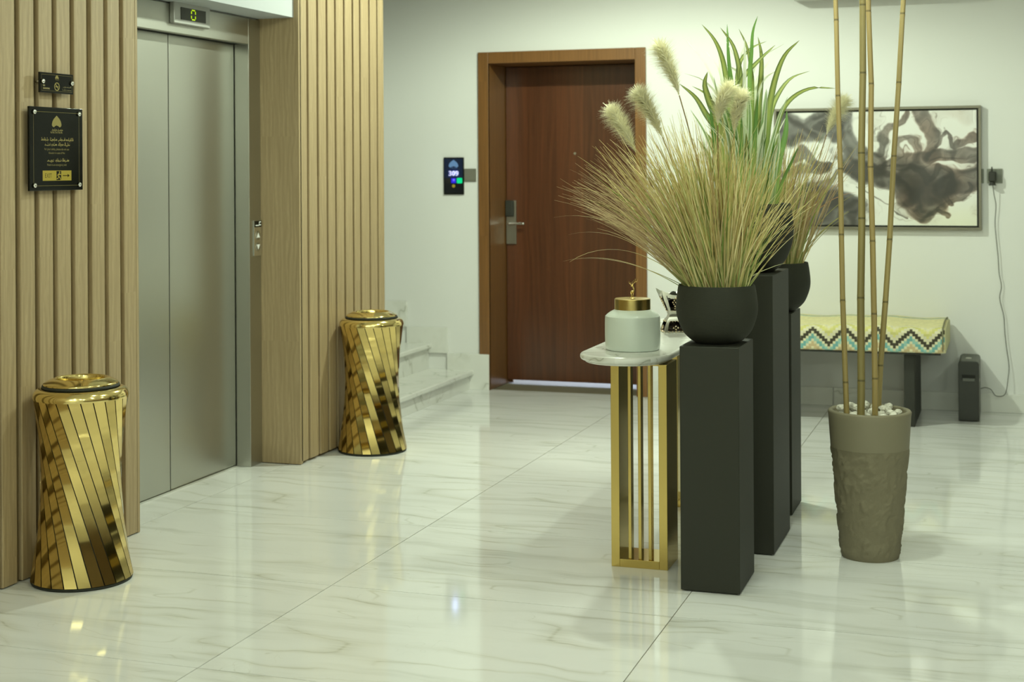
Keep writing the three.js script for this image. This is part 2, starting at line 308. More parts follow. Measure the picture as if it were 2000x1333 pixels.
// stairs rising to the left behind the oak wall
{
  const s = thing('staircase', 'pale marble stairs rising to the left beside the wooden door, behind the gold bin', 'stairs', [-3.36, 0, -8.37]);
  const L = (a, b, y0, y1, z0, z1, r, o = 0) => box(a + 3.36, b + 3.36, y0, y1, z0 + 8.37, z1 + 8.37, r, o, o * 1.7);
  const z0 = BACK + 0.001, z1 = -7.63;
  for (let k = 0; k < 9; k++) {
    const x = -3.355 - 0.293 * k, y = 0.125 + 0.165 * k, yb = k ? y - 0.165 : 0;
    mesh('riser', L(x - 0.02, x, yb, y - 0.03, z0, z1, 0.001, k * 0.31), M.stone, s);
    mesh('tread', L(x - 0.32, x + 0.026, y - 0.03, y, z0, z1, 0.008, k * 0.53), M.stone, s);
    mesh('stair_core', L(x - 0.31, x - 0.021, Math.max(0, y - 0.4), y - 0.031, z0, z1), M.stone, s);
    mesh('skirting', k ? L(-3.512 - 0.287 * (k - 1) - 0.287, -3.512 - 0.287 * (k - 1), y - 0.06, y + 0.108, z0, z0 + 0.021, 0.002, k * 0.77) : L(-3.512, -3.222, 0, 0.232, z0, z0 + 0.027, 0.002, 0.2), M.stone, s);
  }
}
// unseen ceiling lamps, out of view, lighting walls and floor
const lampGlow = std(lin(1, 1, 1), 0.5, { emissive: TINT, emissiveIntensity: 6 });
for (const [x, z, power, soft = 0.12] of UNSEEN_LAMPS) {
  const t = thing('unseen_ceiling_lamp', 'unseen round ceiling lamp, out of view, placed to light the lobby', 'light', [x, CEIL, z], 0, 'unseen lamps in the ceiling');
  mesh('trim_ring', lathe([[0.075, -0.001], [0.095, -0.001], [0.095, -0.006], [0.075, -0.010], [0.075, -0.001]], 40), M.white, t);
  mesh('diffuser', new THREE.CylinderGeometry(0.074, 0.074, 0.004, 40).translate(0, -0.004, 0), lampGlow, t);
  const l = new THREE.SpotLight(TINT, power, 0, soft > 0.2 ? 1.505 : 1.535, soft, 2); l.name = 'unseen_lamp_spot'; l.position.set(x, CEIL - 0.012, z); l.target.position.set(x, 0, z); l.castShadow = true; l.shadow.radius = 3.5;
  scene.add(l, l.target);
}

// ------------------------------------------------------------------ gold bins
{
  const b = thing('trash_bin', 'large gold twisted-strip bin in front of the slatted wall, nearest the camera', 'bin', [-3.118, 0, -4.5]);
  const N = 24, RT = 0.163, RB = 0.176, Y0 = 0.012, Y1 = 0.643, TW0 = 1.24;
  const strip = (w0, w1, dr) => {                                   // one straight slat from base ring to collar, twisting as it rises
    const S = 40, P = (a, r, t) => V(Math.cos(a) * (RB + r) * (1 - t) + Math.cos(a + TW0) * (RT + r) * t, Y0 + (Y1 - Y0) * t, Math.sin(a) * (RB + r) * (1 - t) + Math.sin(a + TW0) * (RT + r) * t);
    const pos = [], nor = [], idx = [], ring = [[w0, 0], [w1, 0], [w1, -0.004], [w0, -0.004]], along = V(), across = V();
    for (let e = 0; e < 4; e++) {
      const [a0, r0] = ring[e], [a1, r1] = ring[(e + 1) % 4], base = pos.length / 3;
      for (let k = 0; k <= S; k++) {
        const t = k / S, p = P(a0, r0, t), q = P(a1, r1, t);
        along.subVectors(P((a0 + a1) / 2, r0, Math.min(1, t + 0.02)), P((a0 + a1) / 2, r0, Math.max(0, t - 0.02))); across.subVectors(q, p);
        const n = V().crossVectors(along, across).normalize();
        pos.push(p.x, p.y, p.z, q.x, q.y, q.z); nor.push(n.x, n.y, n.z, n.x, n.y, n.z);
        if (k < S) { const o = base + k * 2; idx.push(o, o + 2, o + 1, o + 1, o + 2, o + 3); }
      }
    }
    const g = new THREE.BufferGeometry(); g.setAttribute('position', new THREE.Float32BufferAttribute(pos, 3)); g.setAttribute('normal', new THREE.Float32BufferAttribute(nor, 3)); g.setIndex(idx);
    return g;
  };
  const D = Math.PI * 2 / N, g1 = strip(0.012, D - 0.012, 0);
  for (let k = 0; k < N; k++) { const m = mesh('strip', g1, M.gold, b); m.rotation.y = k * D; }
  mesh('gap_shade_core', lathe([[0.168, Y0], [0.150, 0.15], [0.1335, 0.31], [0.138, 0.45], [0.154, Y1]], 64), M.gapShade, b);  // near-black core added so the gaps between strips look shaded
  mesh('base_ring', lathe([[0.0, 0.0], [0.172, 0.0], [0.174, 0.006], [0.17, 0.0125], [0, 0.0125]], 72), M.rubber, b);
  mesh('collar', lathe([...smoothProfile([[0.1632, 0.641], [0.1638, 0.648], [0.1615, 0.659], [0.155, 0.669], [0.146, 0.675], [0.134, 0.678]], 20), [0.134, 0.66], [0.15, 0.641], [0.1632, 0.641]], 80), M.goldRim, b, 'polished gold collar');
  const lid = mesh('lid', lathe([[0.128, 0.687], [0.129, 0.691], ...smoothProfile([[0.127, 0.694], [0.112, 0.702], [0.097, 0.709], [0.089, 0.711], [0.083, 0.706]], 14), [0.079, 0.68], [0.083, 0.66]], 80), M.goldRim, b, 'domed gold lid ring with a round opening');
  mesh('gasket', lathe([[0.120, 0.676], [0.132, 0.677], [0.1335, 0.682], [0.131, 0.6875], [0.118, 0.689]], 80), M.rubber, lid, 'black gasket under the lid');
  mesh('ash_pan', lathe([[0, 0.664], [0.084, 0.664], [0.084, 0.668], [0, 0.668]], 48), std(lin(0.2, 0.16, 0.07), 0.4, { metalness: 1 }), lid);
  const c = b.clone(); c.name = numbered('trash_bin'); c.position.set(-3.112, 0, -7.0); c.rotation.y = 0.13; c.userData = { ...b.userData, label: 'smaller-looking gold twisted-strip bin beside the stairs, past the elevator' };
  scene.add(c);
}

// ------------------------------------------------------------------ signs on the slats
function arabicWords(g, x, y, w, h, seed, n) {                      // joined, dotted strokes of a line of Arabic script, right to left
  reseed(seed); g.lineCap = g.lineJoin = 'round'; g.lineWidth = h * 0.17;
  const word = w / n; 
  for (let k = 0; k < n; k++) {
    let px = x + w - k * word; const end = px - word * rr(0.72, 0.86);
    g.beginPath(); g.moveTo(px, y - h * rr(0.2, 0.5)); g.lineTo(px, y);
    while (px > end) {
      const s = h * rr(0.25, 0.55), kind = rnd();
      if (kind < 0.3) { g.lineTo(px - s * 0.3, y); g.lineTo(px - s * 0.35, y - h * 0.34); g.lineTo(px - s * 0.4, y); }
      else if (kind < 0.5) { g.lineTo(px - s * 0.4, y); g.arc(px - s * 0.55, y - h * 0.16, h * 0.15, 0, 6.28); g.moveTo(px - s * 0.55, y); }
      else if (kind < 0.68) { g.lineTo(px - s * 0.2, y); g.moveTo(px - s * 0.4, y); g.lineTo(px - s * 0.4, y - h * 0.8); g.moveTo(px - s * 0.4, y); }
      else if (kind < 0.85) g.quadraticCurveTo(px - s * 0.6, y + h * 0.35, px - s, y - h * 0.05);
      else g.lineTo(px - s, y);
      px -= s; g.lineTo(px, y);
    }
    g.stroke();
    for (let d = 0; d < 3; d++) { g.beginPath(); g.arc(rr(end, x + w - k * word), y + (rnd() < 0.5 ? -h * 0.62 : h * 0.36), h * 0.085, 0, 6.28); g.fill(); }
  }
}
function emblem(g, x, y, s) {                                      // spade-like emblem of one pointed leaf between two lobes
  for (const [dx, dy, r, k, f] of [[0, -0.1, 0, 0.78, 0.62], [-0.3, 0.2, -0.5, 0.5, 0.6], [0.3, 0.2, 0.5, 0.5, 0.6]]) {
    g.save(); g.translate(x, y); g.scale(1.4, 1); g.translate(dx * s, dy * s); g.rotate(r); const h = k * s * 0.62, w = k * s * f;
    g.beginPath(); g.moveTo(0, -h); g.bezierCurveTo(w * 0.5, -h * 0.5, w, -h * 0.1, w * 0.9, h * 0.35); g.bezierCurveTo(w * 0.8, h, w * 0.2, h, 0, h * 0.7); g.bezierCurveTo(-w * 0.2, h, -w * 0.8, h, -w * 0.9, h * 0.35); g.bezierCurveTo(-w, -h * 0.1, -w * 0.5, -h * 0.5, 0, -h); g.fill(); g.restore();
  }
}
function tinyCapitals(g, x, y, w, h, n) {                           // a row of capitals too small to be read
  g.lineWidth = h * 0.2; for (let k = 0; k < n; k++) { const a = x + w * k / n, b = a + w / n * 0.62; g.beginPath(); g.moveTo(a, y); g.lineTo(k % 3 === 1 ? (a + b) / 2 : a, y - h); g.lineTo(b, k % 2 ? y - h : y); if (k % 3 === 0) g.moveTo(b, y - h); g.lineTo(b, y); g.stroke(); }
}
const INK = '#8f8350';
function plaque(name, label, z0, z1, y0, y1, draw, studs, tw, th) {
  const t = thing(name, label, 'sign', [SLATX, (y0 + y1) / 2, (z0 + z1) / 2]);
  const w = z1 - z0, h = y1 - y0, tex = canvasTex(tw, th, draw);
  const face = phys(0xffffff, 0.1, { map: tex, specularIntensity: 0.35 });
  mesh('plate', box(0.018, 0.026, -h / 2, h / 2, -w / 2, w / 2, 0.0015), M.gloss, t, 'black gloss plate');
  mesh('print', new THREE.PlaneGeometry(w - 0.006, h - 0.006).rotateY(Math.PI / 2).translate(0.0264, 0, 0), face, t, 'gold lettering and line border');
  for (const [a, b] of studs) mesh('stud', merged([new THREE.CylinderGeometry(0.0055, 0.0055, 0.034, 24).rotateZ(-Math.PI / 2).translate(0.0155, b * h, a * w), new THREE.SphereGeometry(0.0085, 24, 12, 0, 6.29, 0, Math.PI / 2).scale(1, 0.7, 1).rotateZ(-Math.PI / 2).translate(0.03, b * h, a * w)]), M.chrome, t);
  return t;
}
plaque('sign_plaque', 'large black plaque with gold lettering and a yellow EXIT strip, on the slatted wall', -4.738, -4.422, 1.368, 1.667, (g, W, H) => {
  g.fillStyle = '#0b0c06'; g.fillRect(0, 0, W, H); g.strokeStyle = INK; g.lineWidth = 3.2; g.strokeRect(W * 0.065, H * 0.05, W * 0.87, H * 0.9);
  g.fillStyle = g.strokeStyle = INK; emblem(g, W * 0.5, H * 0.165, H * 0.13);
  arabicWords(g, W * 0.385, H * 0.272, W * 0.23, H * 0.025, 3, 2);
  tinyCapitals(g, W * 0.385, H * 0.308, W * 0.235, H * 0.022, 9); g.textAlign = 'center';
  arabicWords(g, W * 0.18, H * 0.395, W * 0.64, H * 0.042, 11, 4);
  arabicWords(g, W * 0.25, H * 0.455, W * 0.5, H * 0.042, 12, 4);
  g.font = `${Math.round(H * 0.033)}px sans-serif`; g.fillText('For your safety, please do not use', W * 0.5, H * 0.515); g.fillText('Elevator in case of fire', W * 0.5, H * 0.562);
  arabicWords(g, W * 0.29, H * 0.65, W * 0.44, H * 0.042, 13, 3);
  g.fillText('There is an emergency exit', W * 0.5, H * 0.708);
  g.fillStyle = '#a2903c'; g.fillRect(W * 0.23, H * 0.765, W * 0.55, H * 0.125);
  g.fillStyle = '#3a3010'; g.font = `${Math.round(H * 0.072)}px sans-serif`; g.textAlign = 'left'; g.fillText('EXIT', W * 0.268, H * 0.853);
  g.fillStyle = '#14110a'; g.fillRect(W * 0.49, H * 0.772, W * 0.09, H * 0.112);
  g.strokeStyle = g.fillStyle = '#a2903c'; g.lineWidth = H * 0.012; g.lineCap = 'round'; g.beginPath(); g.arc(W * 0.55, H * 0.787, H * 0.011, 0, 7); g.fill();
  const ln = (p) => { g.beginPath(); p.forEach(([a, b], i) => (i ? g.lineTo(W * a, H * b) : g.moveTo(W * a, H * b))); g.stroke(); };
  ln([[0.545, 0.803], [0.53, 0.838], [0.555, 0.852], [0.572, 0.88]]); ln([[0.53, 0.838], [0.52, 0.862], [0.498, 0.866]]); ln([[0.572, 0.815], [0.545, 0.808], [0.522, 0.812], [0.51, 0.828]]);
  g.strokeStyle = g.fillStyle = '#2a220c'; g.lineWidth = H * 0.009; ln([[0.615, 0.828], [0.735, 0.828]]); g.beginPath(); g.moveTo(W * 0.705, H * 0.807); g.lineTo(W * 0.745, H * 0.828); g.lineTo(W * 0.705, H * 0.849); g.fill();
}, [[-0.42, 0.435], [0.42, 0.435], [-0.42, -0.435], [0.42, -0.435]], 1024, 970);
plaque('sign_plaque', 'small black NO SMOKING plaque held by two silver studs, above the larger plaque', -4.682, -4.484, 1.718, 1.791, (g, W, H) => {
  g.fillStyle = '#0b0a06'; g.fillRect(0, 0, W, H); g.strokeStyle = '#6b6240'; g.lineWidth = 7; g.strokeRect(W * 0.03, H * 0.07, W * 0.94, H * 0.86);
  g.fillStyle = g.strokeStyle = INK; emblem(g, W * 0.5, H * 0.17, H * 0.2); arabicWords(g, W * 0.44, H * 0.32, W * 0.12, H * 0.05, 4, 2);
  g.textAlign = 'left'; g.font = `bold ${Math.round(H * 0.12)}px sans-serif`; g.fillStyle = '#b0a373'; g.fillText('NO', W * 0.07, H * 0.70); g.fillText('SMOKING', W * 0.07, H * 0.85);
  g.beginPath(); g.arc(W * 0.5, H * 0.68, H * 0.2, 0, 7); g.lineWidth = H * 0.055; g.strokeStyle = INK; g.stroke();
  g.lineWidth = H * 0.05; g.beginPath(); g.moveTo(W * 0.455, H * 0.55); g.lineTo(W * 0.545, H * 0.81); g.stroke(); g.fillStyle = INK; g.fillRect(W * 0.455, H * 0.655, W * 0.09, H * 0.06);
  g.strokeStyle = g.fillStyle = '#6f6848'; arabicWords(g, W * 0.66, H * 0.69, W * 0.28, H * 0.1, 5, 2); arabicWords(g, W * 0.66, H * 0.85, W * 0.28, H * 0.1, 6, 2);
}, [[0.43, 0.05], [-0.44, 0.05]], 1024, 378);

// ------------------------------------------------------------------ on the back wall
{
  const z = BACK;
  const p = thing('room_number_panel', 'black glass room panel glowing with the number 309, on the wall left of the wooden door', 'panel', [-3.464, 1.389, z]);
  mesh('panel_body', box(-0.0695, 0.0695, -0.1215, 0.1215, 0, 0.014, 0.003), M.gloss, p);
  const scr = canvasTex(256, 448, (g, W, H) => {
    const gr = '#101c30'; g.fillStyle = '#0a0e10'; g.fillRect(0, 0, W, H); g.fillStyle = gr; g.fillRect(0, 0, W, H * 0.56);
    g.fillStyle = '#5d82a4'; emblem(g, W * 0.5, H * 0.15, H * 0.2); g.strokeStyle = '#41608c'; arabicWords(g, W * 0.3, H * 0.275, W * 0.4, H * 0.04, 8, 2);
    g.shadowColor = '#2b50ff'; g.shadowBlur = 22; g.fillStyle = '#f4f4ff'; g.font = `bold ${Math.round(H * 0.19)}px sans-serif`; g.textAlign = 'center'; g.fillText('309', W * 0.5, H * 0.49); g.fillText('309', W * 0.5, H * 0.49); g.shadowBlur = 0;
    g.fillStyle = '#191a17'; g.fillRect(W * 0.06, H * 0.565, W * 0.28, H * 0.14);
    g.fillStyle = '#2a22d8'; g.fillRect(W * 0.37, H * 0.565, W * 0.26, H * 0.14); g.fillStyle = '#7c74ff'; g.beginPath(); g.arc(W * 0.51, H * 0.615, W * 0.06, 0, 7); g.fill();
    g.fillStyle = '#00e08c'; g.beginPath(); g.roundRect(W * 0.67, H * 0.555, W * 0.3, H * 0.16, 14); g.fill();
    g.fillStyle = '#8d8428'; g.beginPath(); g.arc(W * 0.5, H * 0.79, W * 0.085, 0, 7); g.fill();
  });
  mesh('panel_screen', new THREE.PlaneGeometry(0.129, 0.226).translate(0, 0, 0.0144), std(0x000000, 0.2, { emissive: 0xffffff, emissiveMap: scr, emissiveIntensity: 0.95 }), p, 'lit screen with blue and green icons');
  const pl = new THREE.PointLight(new THREE.Color().setRGB(0.4, 0.5, 1), 0.01); pl.position.set(-3.464, 1.41, z + 0.03); pl.name = 'screen_light'; pl.castShadow = true; scene.add(pl);
  const k = thing('switch_plate', 'square grey switch plate between the room panel and the door casing', 'switch', [-3.352, 1.394, z]);
  mesh('plate', box(-0.041, 0.041, -0.042, 0.042, 0, 0.01, 0.003), std(lin(0.17, 0.165, 0.13), 0.45), k); mesh('rocker', box(-0.033, 0.033, -0.034, 0.034, 0.0101, 0.0125, 0.001), std(lin(0.18, 0.175, 0.135), 0.4), k);
}
// framed ink-smoke print
const inkField = (() => {
  const strokes = [                                               // polylines in picture fractions (v down) with width and strength
    [[[0.36, 0.45], [0.47, 0.55], [0.58, 0.62], [0.66, 0.76], [0.76, 0.92]], 0.075, 1.0], [[[0.33, 0.02], [0.36, 0.2], [0.42, 0.36], [0.52, 0.5]], 0.085, 0.75],
    [[[0.69, 0.60], [0.76, 0.64], [0.82, 0.66]], 0.16, 1.1], [[[0.73, 0.72], [0.80, 0.78]], 0.12, 0.8], [[[0.84, 0.66], [0.92, 0.62], [1.02, 0.55]], 0.09, 0.95], [[[0.08, 0.86], [0.2, 0.84], [0.33, 0.93]], 0.19, 1.05], [[[0.17, 0.72], [0.28, 0.78], [0.40, 0.86]], 0.06, 0.6],
    [[[0.02, 0.10], [0.12, 0.16], [0.22, 0.08]], 0.12, 0.9], [[[0.27, 0.10], [0.31, 0.2]], 0.08, 0.7], [[[0.08, 0.4], [0.14, 0.36], [0.19, 0.46], [0.22, 0.5]], 0.05, 0.7], [[[0.03, 0.55], [0.1, 0.5], [0.2, 0.53], [0.26, 0.48]], 0.03, 0.5],
    [[[0.55, 0.47], [0.66, 0.42], [0.8, 0.38], [0.99, 0.36]], 0.045, 0.72], [[[0.6, 0.48], [0.72, 0.47], [0.85, 0.42], [0.99, 0.42]], 0.022, 0.55], [[[0.73, 0.0], [0.75, 0.12], [0.78, 0.24], [0.77, 0.36]], 0.055, 0.75], [[[0.66, 0.0], [0.58, 0.16], [0.5, 0.36]], 0.03, 0.4],
    [[[0.6, 0.42], [0.62, 0.28], [0.69, 0.26], [0.70, 0.40]], 0.03, 0.3], [[[0.80, 0.3], [0.86, 0.2], [0.9, 0.3], [0.97, 0.22], [1.0, 0.26]], 0.022, 0.45], [[[0.52, 0.5], [0.62, 0.5], [0.70, 0.48], [0.74, 0.6]], 0.03, 0.6], [[[0.76, 0.58], [0.82, 0.5], [0.88, 0.56], [0.86, 0.7], [0.9, 0.8]], 0.025, 0.7],
    [[[0.7, 0.86], [0.78, 0.92], [0.86, 0.82], [0.93, 0.74], [0.95, 0.62]], 0.022, 0.5], [[[0.83, 0.86], [0.86, 0.93]], 0.02, 0.6], [[[0.4, 0.64], [0.52, 0.78], [0.66, 0.92]], 0.006, 0.35], [[[0.02, 0.62], [0.12, 0.66], [0.24, 0.62], [0.3, 0.54]], 0.02, 0.35],
  ].map(([p, w, s]) => [new THREE.CatmullRomCurve3(p.map(([a, b]) => V(a * 1.65, b, 0))).getPoints(24), w, s]);
  return (u, v) => {
    let d = 0; const X = u * 1.65;
    for (const [pts, w, s] of strokes) {
      let m = 9; for (let i = 0; i < pts.length - 1; i++) {
        const ax = pts[i].x, ay = pts[i].y, bx = pts[i + 1].x - ax, by = pts[i + 1].y - ay, t = Math.max(0, Math.min(1, ((X - ax) * bx + (v - ay) * by) / (bx * bx + by * by + 1e-9)));
        const dx = X - ax - bx * t, dy = v - ay - by * t; m = Math.min(m, dx * dx + dy * dy);
      }
      const k = Math.sqrt(m) / w; if (k < 2) d += s * (1 - sstep(0.55, 1.25, k)) * (0.72 + 0.28 * sstep(0.3, 1.0, k));
    }
    return d;
  };
})();
const inkSheet = dataTex(896, 544, (x, y) => {
  const u = (x + 0.5) / 896, v = 1 - (y + 0.5) / 544, X = u * 1.65;
  const wx = 0.05 * fbm(X * 2.6, v * 2.6, 2) + 0.012 * fbm(X * 8, v * 8, 2), wy = 0.055 * fbm(X * 2.6 + 40, v * 2.6, 2) + 0.012 * fbm(X * 8 + 40, v * 8, 2);
  const d0 = inkField(u + wx, v + wy), q1 = fbm((X + wx * 2) * 1.5 + 9, (v + wy * 2) * 1.9, 2) + 0.12 * fbm(X * 5, v * 5, 2), fold = 0.5 + 0.5 * Math.sin(q1 * 11 + X * 2), fil = Math.pow(1 - Math.abs(Math.sin(q1 * 17 + v * 2)), 9);
  const halo = sstep(0.0, 0.3, inkField(u + wx * 2.6, v + wy * 2.6)), veil = sstep(0.05, 0.5, fbm(X * 1.8 + 3, v * 1.8, 2)), edge = Math.exp(-(((d0 - 0.3) / 0.16) ** 2));
  const fil2 = Math.pow(1 - Math.abs(Math.sin((q1 + 0.1 * fbm(X * 4, v * 4, 2)) * 41 + X * 5)), 7) * sstep(0.0, 0.4, n2(X * 2.7 + 11, v * 2.7));
  const d = 0.16 * fil2 * Math.max(halo, 0.5 * veil) + d0 * (1 - 0.25 * fil2) * (0.66 + 0.5 * fold) * (1 - 0.35 * fil) + (0.32 * fil + 0.09 * fold) * halo + 0.12 * edge + (0.16 * fil + 0.05 * fold) * veil;
  const k = 1 - Math.exp(-2.3 * Math.max(0, d)), warm = sstep(0.4, 0.7, u) * (0.6 + 0.4 * n2(X * 3, v * 3)), cream = sstep(0.7, 1, v) * sstep(0.5, 0.95, u) * 0.06;
  const mid = 4 * k * (1 - k) * warm;
  return [0.93 - 0.74 * k + 0.05 * mid, 0.93 - 0.75 * k - 0.02 * mid, 0.915 - 0.745 * k - 0.055 * mid - cream];
});
{
  const W = 1.2, H = 0.728, t = thing('framed_artwork', 'wide framed abstract print of black ink smoke on white, hanging above the bench', 'painting', [-0.776, 1.424, BACK]);
  const fm = std(lin(0.21, 0.195, 0.15), 0.38, { metalness: 0.6 });
  const f = sub('frame', t, 'slim bronze-grey frame');
  for (const [a, b, c, d] of [[-W / 2, W / 2, H / 2 - 0.016, H / 2], [-W / 2, W / 2, -H / 2, -H / 2 + 0.016], [-W / 2, -W / 2 + 0.016, -H / 2 + 0.016, H / 2 - 0.016], [W / 2 - 0.016, W / 2, -H / 2 + 0.016, H / 2 - 0.016]]) mesh('frame_rail', box(a, b, c, d, 0, 0.04, 0.002), fm, f);
  mesh('frame_back', box(-W / 2 + 0.016, W / 2 - 0.016, -H / 2 + 0.016, H / 2 - 0.016, 0, 0.015), M.black, f);
  const g = new THREE.BoxGeometry(W - 0.052, H - 0.052, 0.012).translate(0, 0, 0.0215);
  mesh('print', g, phys(0xffffff, 0.35, { map: inkSheet, clearcoat: 0.6, clearcoatRoughness: 0.05 }), t);
}
{
  const s = thing('wall_socket', 'grey wall socket plate right of the framed artwork, a black adapter plugged in', 'socket', [-0.1025, 1.376, BACK]);
  mesh('plate', box(-0.0425, 0.0425, -0.042, 0.042, 0, 0.009, 0.003), std(lin(0.20, 0.21, 0.17), 0.4, { metalness: 0.3 }), s);
  mesh('inset', box(-0.034, 0.034, -0.034, 0.034, 0.0091, 0.011, 0.001), std(lin(0.17, 0.18, 0.145), 0.45), s);
  const s2 = thing('switch_plate', 'dark plate half hidden in the shadow of the artwork frame, left of the wall socket', 'switch', [-0.206, 1.376, BACK]);
  mesh('plate', box(-0.0425, 0.0425, -0.042, 0.042, 0, 0.009, 0.003), std(lin(0.20, 0.21, 0.17), 0.4, { metalness: 0.3 }), s2);
  mesh('rocker', box(-0.034, 0.034, -0.034, 0.034, 0.0091, 0.0105, 0.001), std(lin(0.17, 0.18, 0.145), 0.45), s2);
  const c = thing('power_cord', 'thin dark cable with a black plug, hanging from the wall socket', 'cable', [-0.115, 1.37, BACK + 0.012]);
  mesh('plug', merged([new RoundedBoxGeometry(0.044, 0.062, 0.045, 3, 0.012).translate(0, 0.002, 0.0225), new THREE.CylinderGeometry(0.008, 0.022, 0.03, 20).translate(0, -0.034, 0.024), new THREE.CylinderGeometry(0.003, 0.006, 0.03, 12).translate(-0.003, 0.045, 0.02)]), M.black, c, 'black plug');
  const pts = [[0, -0.03, 0.024], [0.008, -0.1, 0.02], [0.018, -0.16, 0.008], [0.013, -0.27, 0.004], [0.028, -0.46, 0.004], [0.034, -0.56, 0.004], [0.046, -0.636, 0.004], [0.036, -0.70, 0.004], [0.058, -0.81, 0.004], [0.064, -0.91, 0.004], [0.072, -0.99, 0.006], [0.085, -1.10, 0.008], [0.080, -1.16, 0.02], [0.058, -1.262, 0.03], [0.012, -1.268, 0.03], [-0.016, -1.232, 0.03], [-0.045, -1.222, 0.034], [-0.0705, -1.225, 0.06]];
  mesh('cable', tube(pts, 0.0024, 160, 6), std(lin(0.09, 0.09, 0.07), 0.6), c);
  const u = thing('wall_unit', 'white wall-mounted unit above the framed artwork, only its underside showing at the top edge', 'appliance', [-0.77, 2.436, BACK]);
  mesh('housing', new RoundedBoxGeometry(0.98, 0.3, 0.2, 4, 0.03).translate(0, 0.15, 0.1), std(lin(0.62, 0.63, 0.6), 0.45), u);
  mesh('outlet_flap', box(-0.44, 0.44, 0.005, 0.06, 0.16, 0.203, 0.006), std(lin(0.55, 0.56, 0.53), 0.45), u);
}
